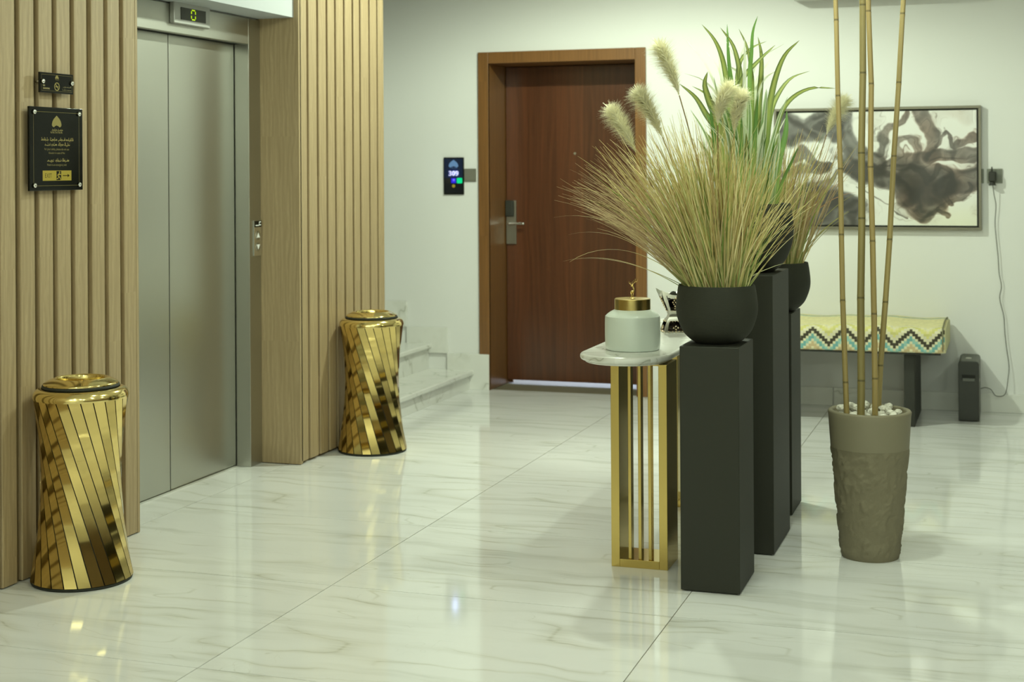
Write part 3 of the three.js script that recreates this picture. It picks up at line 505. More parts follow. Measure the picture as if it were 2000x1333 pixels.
// ------------------------------------------------------------------ bench and shredder-like machine by the back wall
{
  const CELL = 0.0148, PER = 12, ROWS = 36;
  const pal = { d: [0.27, 0.255, 0.20], c: [0.86, 0.84, 0.70], t: [0.47, 0.69, 0.68], t2: [0.60, 0.77, 0.72], y: [0.83, 0.81, 0.52], p: [0.87, 0.84, 0.64], b: [0.80, 0.72, 0.55], w: [0.86, 0.84, 0.74] };
  const zig = (k) => { const m = ((k % PER) + PER) % PER; return m <= 6 ? m : 12 - m; };
  const fabric = canvasTex(PER * 16, ROWS * 16, (g, W, H) => {
    reseed(9);
    for (let c = 0; c < PER; c++) for (let r = 0; r < ROWS; r++) {
      const d = r - zig(c);
      let k = d < -4 ? pal.c : d < -2 ? pal.b : d < -1 ? pal.c : d < 1 ? (rnd() < 0.45 ? pal.t2 : pal.t) : d < 2 ? pal.c : d < 4 ? pal.d : d < 5 ? pal.c : d < 6 ? pal.w : d < 8 ? pal.y : d < 9 ? pal.p : d < 10 ? pal.w : r > 14 ? pal.p : pal.p;
      const q = 1 + rr(-0.035, 0.035); g.fillStyle = `rgb(${k.map((v) => Math.round(Math.min(1, v * q) * 255)).join(',')})`; g.fillRect(c * 16, H - (r + 1) * 16, 16, 16);
    }
  });
  fabric.wrapS = fabric.wrapT = THREE.RepeatWrapping;
  const t = thing('bench', 'long upholstered bench with a yellow, brown and turquoise zigzag pattern, on black legs', 'bench', [-0.96, 0, -8.78]);
  // cushion: rounded profile pulled along x, uv by length round the section
  const Wd = 1.2, D = 0.66, y0 = 0.412, y1 = 0.552, R = 0.045, prof = [];
  const arc = (cz, cy, a0, a1, r, n) => { for (let i = 0; i <= n; i++) { const a = a0 + (a1 - a0) * i / n; prof.push([cz + Math.cos(a) * r, cy + Math.sin(a) * r]); } };
  prof.push([D / 2 - 0.012, y0]); arc(D / 2 - 0.012, y0 + 0.012, -Math.PI / 2, 0, 0.012, 3); arc(D / 2 - R, y1 - R, 0, Math.PI / 2, R, 8);
  for (let i = 1; i < 10; i++) { const q = i / 10; prof.push([(D / 2 - R) * (1 - 2 * q), y1 + 0.012 * Math.sin(q * Math.PI)]); }
  arc(-D / 2 + R, y1 - R, Math.PI / 2, Math.PI, R, 8); arc(-D / 2 + 0.012, y0 + 0.012, Math.PI, 1.5 * Math.PI, 0.012, 3);
  const pos = [], uv = [], idx = [], S = 60, n = prof.length; let acc = 0; const len = prof.map((p, i) => (acc += i ? Math.hypot(p[0] - prof[i - 1][0], p[1] - prof[i - 1][1]) : 0));
  const xs = []; for (let k = 0; k <= S; k++) { const e = 8; xs.push(k < e ? -Wd / 2 + 0.03 * (1 - Math.cos(Math.PI / 2 * k / e)) : k > S - e ? Wd / 2 - 0.03 * (1 - Math.cos(Math.PI / 2 * (S - k) / e)) : -Wd / 2 + 0.03 + (Wd - 0.06) * (k - e) / (S - 2 * e)); }
  xs.forEach((x, k) => {
    const edge = Math.min(1, (Wd / 2 - Math.abs(x)) / 0.03), sq = Math.sqrt(Math.max(0, 1 - (1 - edge) ** 2)), wob = 0.004 * Math.sin(x * 9) + 0.003 * Math.sin(x * 23 + 1);
    prof.forEach(([z, y], i) => { const s = 0.955 + 0.045 * sq, top = (y - y0) / (y1 - y0); pos.push(x, y0 + (y - y0) * (0.93 + 0.07 * sq) + wob * top, z * s); uv.push(x / (CELL * PER) + 0.16, (len[i] + 0.002) / (CELL * ROWS)); });
  });
  for (let k = 0; k < S; k++) for (let i = 0; i < n - 1; i++) { const a = k * n + i, b = a + n; idx.push(a, b, a + 1, a + 1, b, b + 1); }
  const cushG = new THREE.BufferGeometry(); cushG.setAttribute('position', new THREE.Float32BufferAttribute(pos, 3)); cushG.setAttribute('uv', new THREE.Float32BufferAttribute(uv, 2)); cushG.setIndex(idx); cushG.computeVertexNormals();
  const cush = mesh('cushion', cushG, std(0xffffff, 0.85, { map: fabric, side: THREE.DoubleSide }), t, 'padded seat with stepped zigzag fabric');
  for (const sg of [-1, 1]) {
    const ring = prof.map(([z, y]) => new THREE.Vector2(z * 0.955, y0 + (y - y0) * 0.93)), shp = new THREE.Shape(ring);
    mesh('end_cap', new THREE.ExtrudeGeometry(shp, { depth: 0.006, bevelEnabled: false }).rotateY(-Math.PI / 2).scale(1, 1, 1).translate(sg * Wd / 2 + (sg > 0 ? 0.004 : 0.002), 0, 0), std(lin(0.66, 0.63, 0.36), 0.85), cush);
    mesh('piping', tube(prof.slice(4, n - 4).map(([z, y]) => V(sg * (Wd / 2 - 0.010), y0 + (y - y0) * 0.99 + 0.001, z * 0.995)), 0.004, 90, 6), std(lin(0.22, 0.21, 0.12), 0.8), cush, 'dark piping seam');
  }
  mesh('front_rail', box(-Wd / 2 + 0.02, Wd / 2 - 0.02, 0.400, 0.4125, D / 2 - 0.035, D / 2 - 0.015, 0.003), M.black, t);
  mesh('bounce_board', box(-Wd / 2 + 0.02, Wd / 2 - 0.02, 0.398, 0.4125, -D / 2 + 0.02, D / 2 - 0.0355, 0.003), std(lin(0.55, 0.5, 0.38), 0.8), t);  // unseen seat underside, kept pale to bounce light beneath the bench
  for (const x of [-0.41, 0.41]) {
    const s = new THREE.Shape([[-0.28, 0.398], [0.265, 0.398], [0.292, 0], [-0.305, 0]].map(([a, b]) => new THREE.Vector2(a, b)));
    const g = new THREE.ExtrudeGeometry(s, { depth: 0.054, bevelEnabled: true, bevelSize: 0.002, bevelThickness: 0.002, bevelSegments: 1 }).rotateY(-Math.PI / 2).translate(x + 0.027, 0, 0);
    const pz = g.attributes.position; for (let i = 0; i < pz.count; i++) pz.setY(i, Math.max(0, Math.min(0.398, pz.getY(i))));
    mesh('leg', g, M.black, t);
  }
}
{
  const t = thing('shredder', 'small upright dark grey machine with a front slot, on the floor right of the bench', 'appliance', [-0.2435, 0, -8.93]);
  const body = std(lin(0.03, 0.032, 0.026), 0.42), W = 0.104, D = 0.34, H = 0.335;
  const s = new THREE.Shape(); const w = W / 2, r = 0.018;
  s.moveTo(-w, 0.008); s.lineTo(-w, H - r); s.quadraticCurveTo(-w, H, -w + r, H); s.lineTo(w - r, H); s.quadraticCurveTo(w, H, w, H - r); s.lineTo(w, 0.008); s.closePath();
  mesh('housing', new THREE.ExtrudeGeometry(s, { depth: D - 0.012, bevelEnabled: true, bevelSize: 0.004, bevelThickness: 0.006, bevelSegments: 3, curveSegments: 10 }).translate(0, 0, -D / 2 + 0.006), std(lin(0.075, 0.078, 0.06), 0.45), t);
  mesh('front_panel', new THREE.ExtrudeGeometry(s, { depth: 0.004, bevelEnabled: true, bevelSize: 0.003, bevelThickness: 0.002, bevelSegments: 2, curveSegments: 10 }).translate(0, 0, D / 2 + 0.002), body, t);
  mesh('slot', box(-0.036, 0.036, 0.232, 0.262, D / 2 + 0.0081, D / 2 + 0.011, 0.002), M.gapShade, t, 'dark horizontal slot');
  mesh('slot_lip', box(-0.034, 0.034, 0.226, 0.244, D / 2 + 0.0105, D / 2 + 0.016, 0.003), std(lin(0.11, 0.115, 0.10), 0.35), t, 'grey sloped lip');
  mesh('top_button', new THREE.CylinderGeometry(0.015, 0.017, 0.005, 28).translate(-0.004, H + 0.006, 0.05), std(lin(0.6, 0.6, 0.55), 0.35), t, 'pale round button on top');
  for (const [y, z, h] of [[0.222, 0.12, 0.016], [0.06, -0.12, 0.044]]) mesh('side_label', box(W / 2 + 0.0041, W / 2 + 0.006, y, y + h, z - 0.012, z + 0.014, 0.0005), std(lin(0.6, 0.6, 0.52), 0.5), t);
  for (const [a, b] of [[-1, -1], [1, -1], [-1, 1], [1, 1]]) mesh('foot', new THREE.CylinderGeometry(0.01, 0.01, 0.008, 16).translate(a * 0.038, 0.004, b * 0.14), M.rubber, t);
}

// ------------------------------------------------------------------ console table with jar and burner
{
  const t = thing('console_table', 'narrow console table with a rounded white marble top on two gold barred legs', 'table', [-1.34, 0, -5.86]);
  const hw = 0.168, hl = 0.575, s = new THREE.Shape();
  s.absarc(0, hl, hw, 0, Math.PI, false); s.absarc(0, -hl, hw, Math.PI, 2 * Math.PI, false); s.closePath();
  const sl = (inset, d, bs, bt) => { const q = new THREE.Shape(); q.absarc(0, hl, hw - inset, 0, Math.PI, false); q.absarc(0, -hl, hw - inset, Math.PI, 2 * Math.PI, false); q.closePath(); return new THREE.ExtrudeGeometry(q, { depth: d, bevelEnabled: true, bevelSize: bs, bevelThickness: bt, bevelSegments: 6, curveSegments: 40 }).rotateX(Math.PI / 2); };
  mesh('tabletop', uvMetres(merged([sl(0.011, 0.003, 0.011, 0.0105).translate(0, 0.7655 - 0.0105, 0), sl(0.024, 0.004, 0.006, 0.004).translate(0, 0.741, 0)])), M.stone, t, 'white marble slab with a moulded edge');
  for (const zf of [-5.217, -6.204]) {
    const f = sub('leg_frame', t, 'gold rectangular leg frame with three inner bars');
    const B = (a, b, y0, y1, z0, z1) => box(a + 1.34, b + 1.34, y0, y1, zf + z0 + 5.86, zf + z1 + 5.86, 0.0015);
    mesh('post', B(-1.382, -1.351, 0, 0.733, -0.17, 0), M.brass, f); mesh('post', B(-1.206, -1.175, 0, 0.733, -0.17, 0), M.brass, f);
    mesh('rail', B(-1.351, -1.206, 0, 0.029, -0.17, 0), M.brass, f); mesh('rail', B(-1.351, -1.206, 0.724, 0.733, -0.17, -0.03), M.brass, f);
    for (const x of [-1.3155, -1.2785, -1.2415]) mesh('bar', B(x - 0.0058, x + 0.0058, 0.029, 0.733, -0.046, -0.01), M.brass, f);
  }
  const TOP = 0.7656;
  const j = thing('jar', 'pale mint ceramic jar, gold lid topped by a tiny stag, on the marble table', 'jar', [-1.338, TOP, -5.375]);
  mesh('jar_body', lathe([[0, 0], [0.096, 0], ...smoothProfile([[0.099, 0.003], [0.1015, 0.02], [0.1025, 0.07], [0.1015, 0.118], [0.098, 0.127], [0.085, 0.138], [0.068, 0.1475], [0.064, 0.152]], 40), [0.064, 0.158]], 80), phys(lin(0.66, 0.72, 0.66), 0.3, { clearcoat: 0.3, clearcoatRoughness: 0.2 }), j, 'pale mint glazed body');
  const lid = mesh('lid', lathe([[0.0655, 0.148], [0.0665, 0.149], [0.0665, 0.186], [0.0650, 0.1885], [0.0, 0.1895]], 72), std(lin(0.56, 0.43, 0.16), 0.25, { metalness: 1 }), j, 'brushed gold lid');
  const y = 0.1893, T = (p, r) => tube(p.map(([a, b, c]) => [a, y + b, c ?? 0]), r, 16, 8);
  const stag = merged([new THREE.SphereGeometry(0.013, 20, 10, 0, 6.3, 0, Math.PI / 2).scale(1, 0.4, 1).translate(0, y - 0.0005, 0), T([[-0.004, 0.002, 0.003], [-0.0035, 0.012, 0.003], [-0.006, 0.022, 0.002]], 0.0014), T([[0.004, 0.002, 0.002], [0.003, 0.012, 0.003], [0.005, 0.021, 0.002]], 0.0014), T([[-0.002, 0.002, -0.004], [-0.003, 0.012, -0.004], [-0.005, 0.022, -0.002]], 0.0014),
    new THREE.SphereGeometry(0.0058, 16, 12).scale(1.25, 0.95, 0.9).translate(0, y + 0.0235, 0), T([[0.004, 0.025], [0.006, 0.033], [0.003, 0.040], [0.002, 0.044]], 0.0028), new THREE.SphereGeometry(0.0036, 14, 10).scale(1.5, 0.9, 0.9).translate(-0.001, y + 0.0455, 0),
    T([[-0.001, 0.047, 0.001], [-0.006, 0.051, 0.002], [-0.011, 0.056, 0.002], [-0.0115, 0.063, 0.002]], 0.0011), T([[-0.006, 0.051, 0.002], [-0.006, 0.058, 0.003]], 0.0009), T([[0.001, 0.048, -0.001], [0.004, 0.055, -0.002], [0.010, 0.060, -0.002], [0.011, 0.072, -0.002]], 0.0011), T([[0.006, 0.058, -0.002], [0.005, 0.067, -0.002]], 0.0009), T([[0.010, 0.060, -0.002], [0.017, 0.062, -0.002], [0.020, 0.070, -0.002]], 0.001), T([[0.0, 0.048, 0], [-0.001, 0.056, -0.001], [0.0005, 0.062, -0.001]], 0.0009)]);
  mesh('finial', stag, M.goldShiny, lid, 'tiny gold stag with antlers');
  // incense burner: four-sided, waisted, flaring to four raised corners
  const b = thing('incense_burner', 'small ornate silver and bronze incense burner with four flared corners, behind the jar', 'burner', [-1.318, TOP, -5.985], 0.42);
  const prof = [[0.045, 0], [0.047, 0.006], [0.040, 0.03], [0.033, 0.05], [0.024, 0.062], [0.021, 0.072], [0.024, 0.084], [0.033, 0.105], [0.047, 0.135], [0.061, 0.168]];
  const loft = (pr, inset, lift) => {
    const pos = [], idx = [], K = 9;
    pr.forEach(([h, yy], q) => { for (let sd = 0; sd < 4; sd++) for (let k = 0; k < K; k++) { const e = -1 + 2 * k / (K - 1), c = Math.PI / 2 * sd, x = h * (1 - inset * 0.08), zz = e * h; const up = q === pr.length - 1 ? lift * (e * e - 0.6) : 0; pos.push(Math.cos(c) * x - Math.sin(c) * zz, yy + up, Math.sin(c) * x + Math.cos(c) * zz); } });
    const R = 4 * K; for (let q = 0; q < pr.length - 1; q++) for (let k = 0; k < R; k++) { const a = q * R + k, c = q * R + (k + 1) % R; idx.push(a, a + R, c, c, a + R, c + R); }
    const g = new THREE.BufferGeometry(); g.setAttribute('position', new THREE.Float32BufferAttribute(pos, 3)); g.setIndex(idx); g.computeVertexNormals(); return g.toNonIndexed();
  };
  mesh('burner_body', loft(prof, 0, 0.022), std(lin(0.80, 0.78, 0.70), 0.3, { metalness: 1, side: THREE.DoubleSide }), b, 'silver body');
  mesh('bowl', lathe([[0, 0.12], [0.03, 0.122], [0.043, 0.142], [0.046, 0.15], [0.041, 0.15], [0.02, 0.135], [0, 0.134]], 32), std(lin(0.25, 0.22, 0.13), 0.4, { metalness: 1 }), b);
  mesh('coal', new THREE.IcosahedronGeometry(0.016, 1).scale(1, 1.1, 1).translate(0, 0.150, 0), M.matteBlack, b);
  for (let sd = 0; sd < 4; sd++) {
    const c = Math.PI / 2 * sd, g = sub('face_panel', b);
    const quad = (ya, yb, m, w) => { const a = at(ya), d = at(yb), q = new THREE.BufferGeometry(); const P = (h, y, e) => [Math.cos(c) * (h + 0.0012) - Math.sin(c) * e * h * m, y, Math.sin(c) * (h + 0.0012) + Math.cos(c) * e * h * m]; q.setAttribute('position', new THREE.Float32BufferAttribute([...P(a, ya, -1), ...P(a, ya, 1), ...P(d, yb, 1), ...P(d, yb, -1)], 3)); q.setIndex([0, 2, 1, 0, 3, 2, 0, 1, 2, 0, 2, 3]); q.computeVertexNormals(); return q; };
    const at = (yy) => { for (let i = 0; i < prof.length - 1; i++) if (yy <= prof[i + 1][1]) { const t = (yy - prof[i][1]) / (prof[i + 1][1] - prof[i][1]); return prof[i][0] + t * (prof[i + 1][0] - prof[i][0]); } return prof.at(-1)[0]; };
    const dark = std(lin(0.045, 0.028, 0.016), 0.4), inl = [];
    for (const [a, d, m] of [[0.009, 0.03, 0.72], [0.03, 0.048, 0.72], [0.09, 0.105, 0.66], [0.105, 0.135, 0.7], [0.135, 0.153, 0.74]]) inl.push(quad(a, d, m));
    mesh('inlay', mergeGeometries(inl), dark, g, 'dark inlaid panel');
    const gems = [], gem = (yy, e, r) => { const h = at(yy) + 0.0022; gems.push(new THREE.OctahedronGeometry(r, 1).translate(Math.cos(c) * h - Math.sin(c) * e, yy, Math.sin(c) * h + Math.cos(c) * e)); };
    for (const [yy, e] of [[0.142, 0], [0.133, -0.006], [0.133, 0.006], [0.125, -0.011], [0.125, 0.011], [0.125, 0], [0.117, -0.006], [0.117, 0.006], [0.109, 0], [0.099, 0], [0.027, 0], [0.021, -0.009], [0.021, 0.009], [0.015, 0]]) gem(yy, e, yy === 0.142 || yy === 0.109 ? 0.0054 : 0.0042);
    for (let k = -2; k <= 2; k++) { gem(0.007, k * 0.014, 0.0032); gem(0.046, k * 0.011, 0.003); gem(0.089, k * 0.0065, 0.0024); }
    mesh('gem', merged(gems), std(lin(0.75, 0.62, 0.42), 0.15, { metalness: 0.8 }), g);
  }
}

// ------------------------------------------------------------------ pedestals and planted bowls
const RIGHTV = V(Math.cos(YAW), 0, -Math.sin(YAW)), AWAY = V(-Math.sin(YAW), 0, -Math.cos(YAW));
for (const [label, x0, x1, z0, z1, h] of [
  ['shorter square black pedestal in front, carrying the bowl of tan grass and cream plumes', -1.078, -0.876, -5.275, -4.983, 0.831],
  ['tallest black pedestal, in the middle of the row of three', -1.082, -0.845, -5.945, -5.53, 1.036],
  ['shorter black pedestal at the back of the row, mostly hidden by the tallest one', -1.072, -0.869, -6.46, -6.18, 0.831]]) {
  const p = thing('pedestal', label, 'pedestal', [(x0 + x1) / 2, 0, (z0 + z1) / 2]);
  mesh('column', box(x0 - (x0 + x1) / 2, x1 - (x0 + x1) / 2, 0.004, h, z0 - (z0 + z1) / 2, z1 - (z0 + z1) / 2, 0.003), M.pedestal, p);
  mesh('foot_pad', box(x0 - (x0 + x1) / 2 + 0.01, x1 - (x0 + x1) / 2 - 0.01, 0, 0.004, z0 - (z0 + z1) / 2 + 0.01, z1 - (z0 + z1) / 2 - 0.01), M.rubber, p);
}
function bowl(t, R, H) {
  const s = R / 0.141, h = H / 0.2;
  const out = smoothProfile([[0.07, 0], [0.092, 0.012], [0.118, 0.04], [0.136, 0.085], [0.141, 0.12], [0.138, 0.16], [0.133, 0.193], [0.131, 0.2]], 40), pr = [[0, 0], ...out, [0.126, 0.2], [0.125, 0.19], [0.128, 0.15], [0.1, 0.1], [0, 0.1]];
  mesh('pot', lathe(pr.map(([a, b]) => [a * s, b * h]), 72), M.matteBlack, t, 'matte black round bowl');
  mesh('soil', lathe([[0, 0.178 * h], [0.06 * s, 0.181 * h], [0.127 * s, 0.172 * h], [0.127 * s, 0.16 * h], [0, 0.16 * h]], 40), std(lin(0.06, 0.05, 0.025), 0.95), t);
}
const bladeMat = new THREE.MeshPhysicalMaterial({ color: 0xffffff, vertexColors: true, roughness: 0.75, side: THREE.DoubleSide, transmission: 0.25, thickness: 0 });
const leafMat = new THREE.MeshPhysicalMaterial({ color: 0xffffff, vertexColors: true, roughness: 0.5, side: THREE.DoubleSide, transmission: 0.3, thickness: 0 });
const plumeMat = new THREE.MeshPhysicalMaterial({ color: 0xffffff, vertexColors: true, roughness: 0.95, side: THREE.DoubleSide, transmission: 0.3, thickness: 0 });
// a blade starts at (sideways, depth) in the bowl; lean is the angle from upright towards the right of the photo, tilt away from the camera
function bladePath(a, d, y, lean, tilt, len, droop, n = 11) {
  const j1 = rr(-0.16, 0.16), j2 = rr(0, 6), f1 = rr(2, 5), pts = [], p = V(0, y, 0).addScaledVector(RIGHTV, a).addScaledVector(AWAY, d), dir = V(), q = Math.hypot(lean, tilt) || 1e-4;
  for (let k = 0; k <= n; k++) {
    pts.push(p.clone());
    const s = k / n, th = Math.min(2.4, q * (1 + 0.25 * s) + droop * s * s), hx = lean / q, hz = tilt / q;
    dir.set(0, Math.cos(th), 0).addScaledVector(RIGHTV, Math.sin(th) * hx + j1 * Math.sin(s * f1 + j2)).addScaledVector(AWAY, Math.sin(th) * hz).normalize();
    p.addScaledVector(dir, len / n);
  }
  return pts;
}
const TAN = [[0.66, 0.55, 0.24], [0.53, 0.42, 0.17], [0.82, 0.73, 0.40], [0.40, 0.29, 0.11], [0.56, 0.49, 0.18]], GRN = [[0.20, 0.30, 0.06], [0.30, 0.38, 0.10], [0.38, 0.43, 0.14]], BRN = [[0.50, 0.36, 0.20], [0.42, 0.30, 0.17], [0.62, 0.50, 0.28]];
const pick = (l) => l[Math.floor(rnd() * l.length)];
function addBlade(mb, pts, w, c0, c1) {
  const side = RIGHTV.clone().multiplyScalar(0.9).addScaledVector(AWAY, rr(-0.7, 0.7)).normalize();
  mb.ribbon(pts, (t) => w * (t < 0.1 ? 0.8 + 2 * t : 1) * Math.pow(1 - t, 0.55) + 0.0007, side, (t) => { const k = sstep(0.02, 0.4, t); return [0, 1, 2].map((i) => c0[i] + (c1[i] - c0[i]) * k); }, 0.3);
}
function plume(t, stemPts, len, width, bend, lab) {                 // stem (list of [sideways, up, depth] from the rim), plume grows on from its end
  const P = stemPts.map(([a, b, c]) => V(0, b, 0).addScaledVector(RIGHTV, a).addScaledVector(AWAY, c)), cv = new THREE.CatmullRomCurve3(P);
  const end = P[P.length - 1], dir = cv.getTangent(1).clone(), g = sub('plume_stalk', t, lab), mb = new MB();
  mesh('stem', new THREE.TubeGeometry(cv, 24, 0.0022, 6), std(lin(0.24, 0.16, 0.07), 0.7), g);
  const axis = []; for (let k = 0; k <= 12; k++) { const s = k / 12; axis.push(end.clone().addScaledVector(dir, len * s).addScaledVector(RIGHTV, bend * s * s)); }
  const ac = new THREE.CatmullRomCurve3(axis), ax = V(), tg = V(), o = V(), side = V();
  for (let h = 0; h < 2200; h++) {
    const s = Math.pow(rnd(), 0.75) * 0.86, phi = rnd() * Math.PI * 2; ac.getPoint(s, ax); ac.getTangent(s, tg);
    o.copy(RIGHTV).multiplyScalar(Math.cos(phi)).addScaledVector(AWAY, Math.sin(phi)); o.addScaledVector(tg, -o.dot(tg)).normalize();
    const f = Math.pow(rnd(), 0.6), spread = width * 0.5 * Math.pow(Math.sin(Math.PI / 2 * Math.min(1, 0.08 + s / 0.72)), 1.1) * (0.15 + 0.95 * f) * rr(0.85, 1.1), l = rr(0.028, 0.05) * (0.75 + 0.45 * s) * (1.15 - 0.5 * f * f), pts = [];
    for (let k = 0; k <= 4; k++) { const q = k / 4; pts.push(ax.clone().addScaledVector(o, spread * Math.pow(q, 0.85)).addScaledVector(tg, l * q * (1 - 0.22 * q)).addScaledVector(V(0, -1, 0), 0.007 * q * q * f)); }
    side.crossVectors(o, tg).addScaledVector(tg, 0).normalize(); const b = rr(0.88, 1.08), y = rr(0.0, 1);
    mb.ribbon(pts, (q) => 0.0030 * (1 - 0.7 * q), side, () => [0.93 * b, 0.895 * b, (0.65 + 0.07 * y) * b], 0.2);
  }
  mesh('plume', mb.geo(), plumeMat, g, 'fluffy cream plume');
}
// front bowl: tan reed grass with five cream plumes
{
  reseed(101);
  const t = thing('potted_grass', 'front black bowl of tall tan reed grass with five fluffy cream plumes, on the front pedestal', 'plant', [-0.977, 0.831, -5.13]);
  bowl(t, 0.141, 0.2);
  const mb = new MB(), Y = 0.172;
  for (let k = 0; k < 980; k++) {                                  // dense upright tuft
    const u = gauss(), lean = -0.12 + 0.36 * u + rr(-0.05, 0.05), a = 0.085 * Math.max(-1, Math.min(1, u * 0.9 + rr(-0.35, 0.35))), d = rr(-0.08, 0.08);
    const green = rnd() < 0.22, c1 = green ? pick(GRN) : pick(TAN), c0 = rnd() < 0.45 ? pick(GRN) : pick(TAN);
    addBlade(mb, bladePath(a, d, Y, lean, rr(-0.3, 0.3) + d, rr(0.36, 0.65) * (green ? 0.85 : 1) * Math.max(0.62, lean > 0 ? 1 - 1.0 * lean : 1), rr(-0.05, 0.5) * (0.5 + Math.abs(u))), rnd() < 0.3 ? rr(0.0036, 0.0056) : rr(0.0016, 0.0034), c0, c1);
  }
  for (let k = 0; k < 270; k++) {                                  // wispy brown wing to the left
    const lean = rr(-0.98, -0.38), c = pick(BRN);
    addBlade(mb, bladePath(rr(-0.09, -0.02), rr(-0.06, 0.06), Y, lean * 0.8, rr(-0.35, 0.35), rr(0.40, 0.62), rr(0.05, 0.5)), rr(0.0011, 0.0024), rnd() < 0.5 ? pick(GRN) : pick(TAN), c);
  }
  for (let k = 0; k < 45; k++) addBlade(mb, bladePath(rr(0.0, 0.09), rr(-0.07, 0.07), Y, rr(0.25, 0.62), rr(-0.3, 0.3), rr(0.28, 0.46), rr(0.1, 0.6)), rr(0.0018, 0.0036), pick(GRN), pick(TAN));
  const gr = mesh('grass', mb.geo(), bladeMat, t, 'dense thin tan and green blades'); gr.userData.kind = 'stuff';
  const stray = [[-0.05, -0.62, 0.60, 0.72, 0], [-0.07, -0.66, 0.58, 0.85, 0.05], [-0.06, -0.72, 0.60, 0.95, -0.04], [-0.08, -0.80, 0.50, 0.9, 0.06], [-0.07, -1.0, 0.46, 0.55, 0.02], [-0.09, -1.02, 0.47, 0.62, -0.02], [-0.06, -0.9, 0.5, 1.2, 0.03], [-0.03, -0.56, 0.66, 0.35, 0.1], [0.06, 0.42, 0.52, 0.55, 0], [0.07, 0.55, 0.50, 0.35, 0.05], [0.05, 0.46, 0.56, 0.25, -0.05], [0.08, 0.62, 0.42, 0.3, 0.02], [-0.02, -0.42, 0.68, 0.3, -0.1], [0.02, 0.2, 0.66, 0.4, 0]];
  for (const [a, lean, len, droop, tilt] of stray) { const m = new MB(); addBlade(m, bladePath(a, tilt * 0.5, Y, lean, tilt, len, droop, 14), 0.0042, pick(GRN), [0.58, 0.50, 0.24]); mesh('blade', m.geo(), bladeMat, t); }
  { const m = new MB(); addBlade(m, [[0.075, 0.2, -0.02], [0.1, 0.213, 0.02], [0.16, 0.236, 0.08], [0.23, 0.255, 0.14], [0.275, 0.262, 0.18]].map(([a, b, c]) => V(0, b, 0).addScaledVector(RIGHTV, a).addScaledVector(AWAY, c)), 0.0046, [0.5, 0.5, 0.2], [0.62, 0.58, 0.3]); mesh('blade', m.geo(), bladeMat, t); }
  const k = 0.00177, S = (x, y, z = 0) => [(x - 1402) * k, 0.2 + (557 - y) * k, z];
  plume(t, [[-0.03, Y, 0], S(1318, 440), S(1262, 335), S(1246, 298)], 0.18, 0.104, -0.026, 'lowest plume, leaning far left');
  plume(t, [[-0.03, Y, 0.02], S(1352, 420), S(1312, 300, 0.02), S(1299, 268, 0.02)], 0.19, 0.116, -0.024, 'second plume from the left');
  plume(t, [[-0.01, Y, 0], S(1380, 380), S(1346, 240), S(1331, 186)], 0.198, 0.112, -0.026, 'tallest plume');
  plume(t, [[0.0, Y, -0.04], S(1404, 420, -0.04), S(1402, 300, -0.05), S(1402, 246, -0.05)], 0.145, 0.102, 0.05, 'right plume leaning right');
  plume(t, [[0.03, Y, 0], S(1436, 420), S(1440, 310, 0.02), S(1440, 262, 0.02)], 0.15, 0.088, 0.034, 'rightmost plume');
}
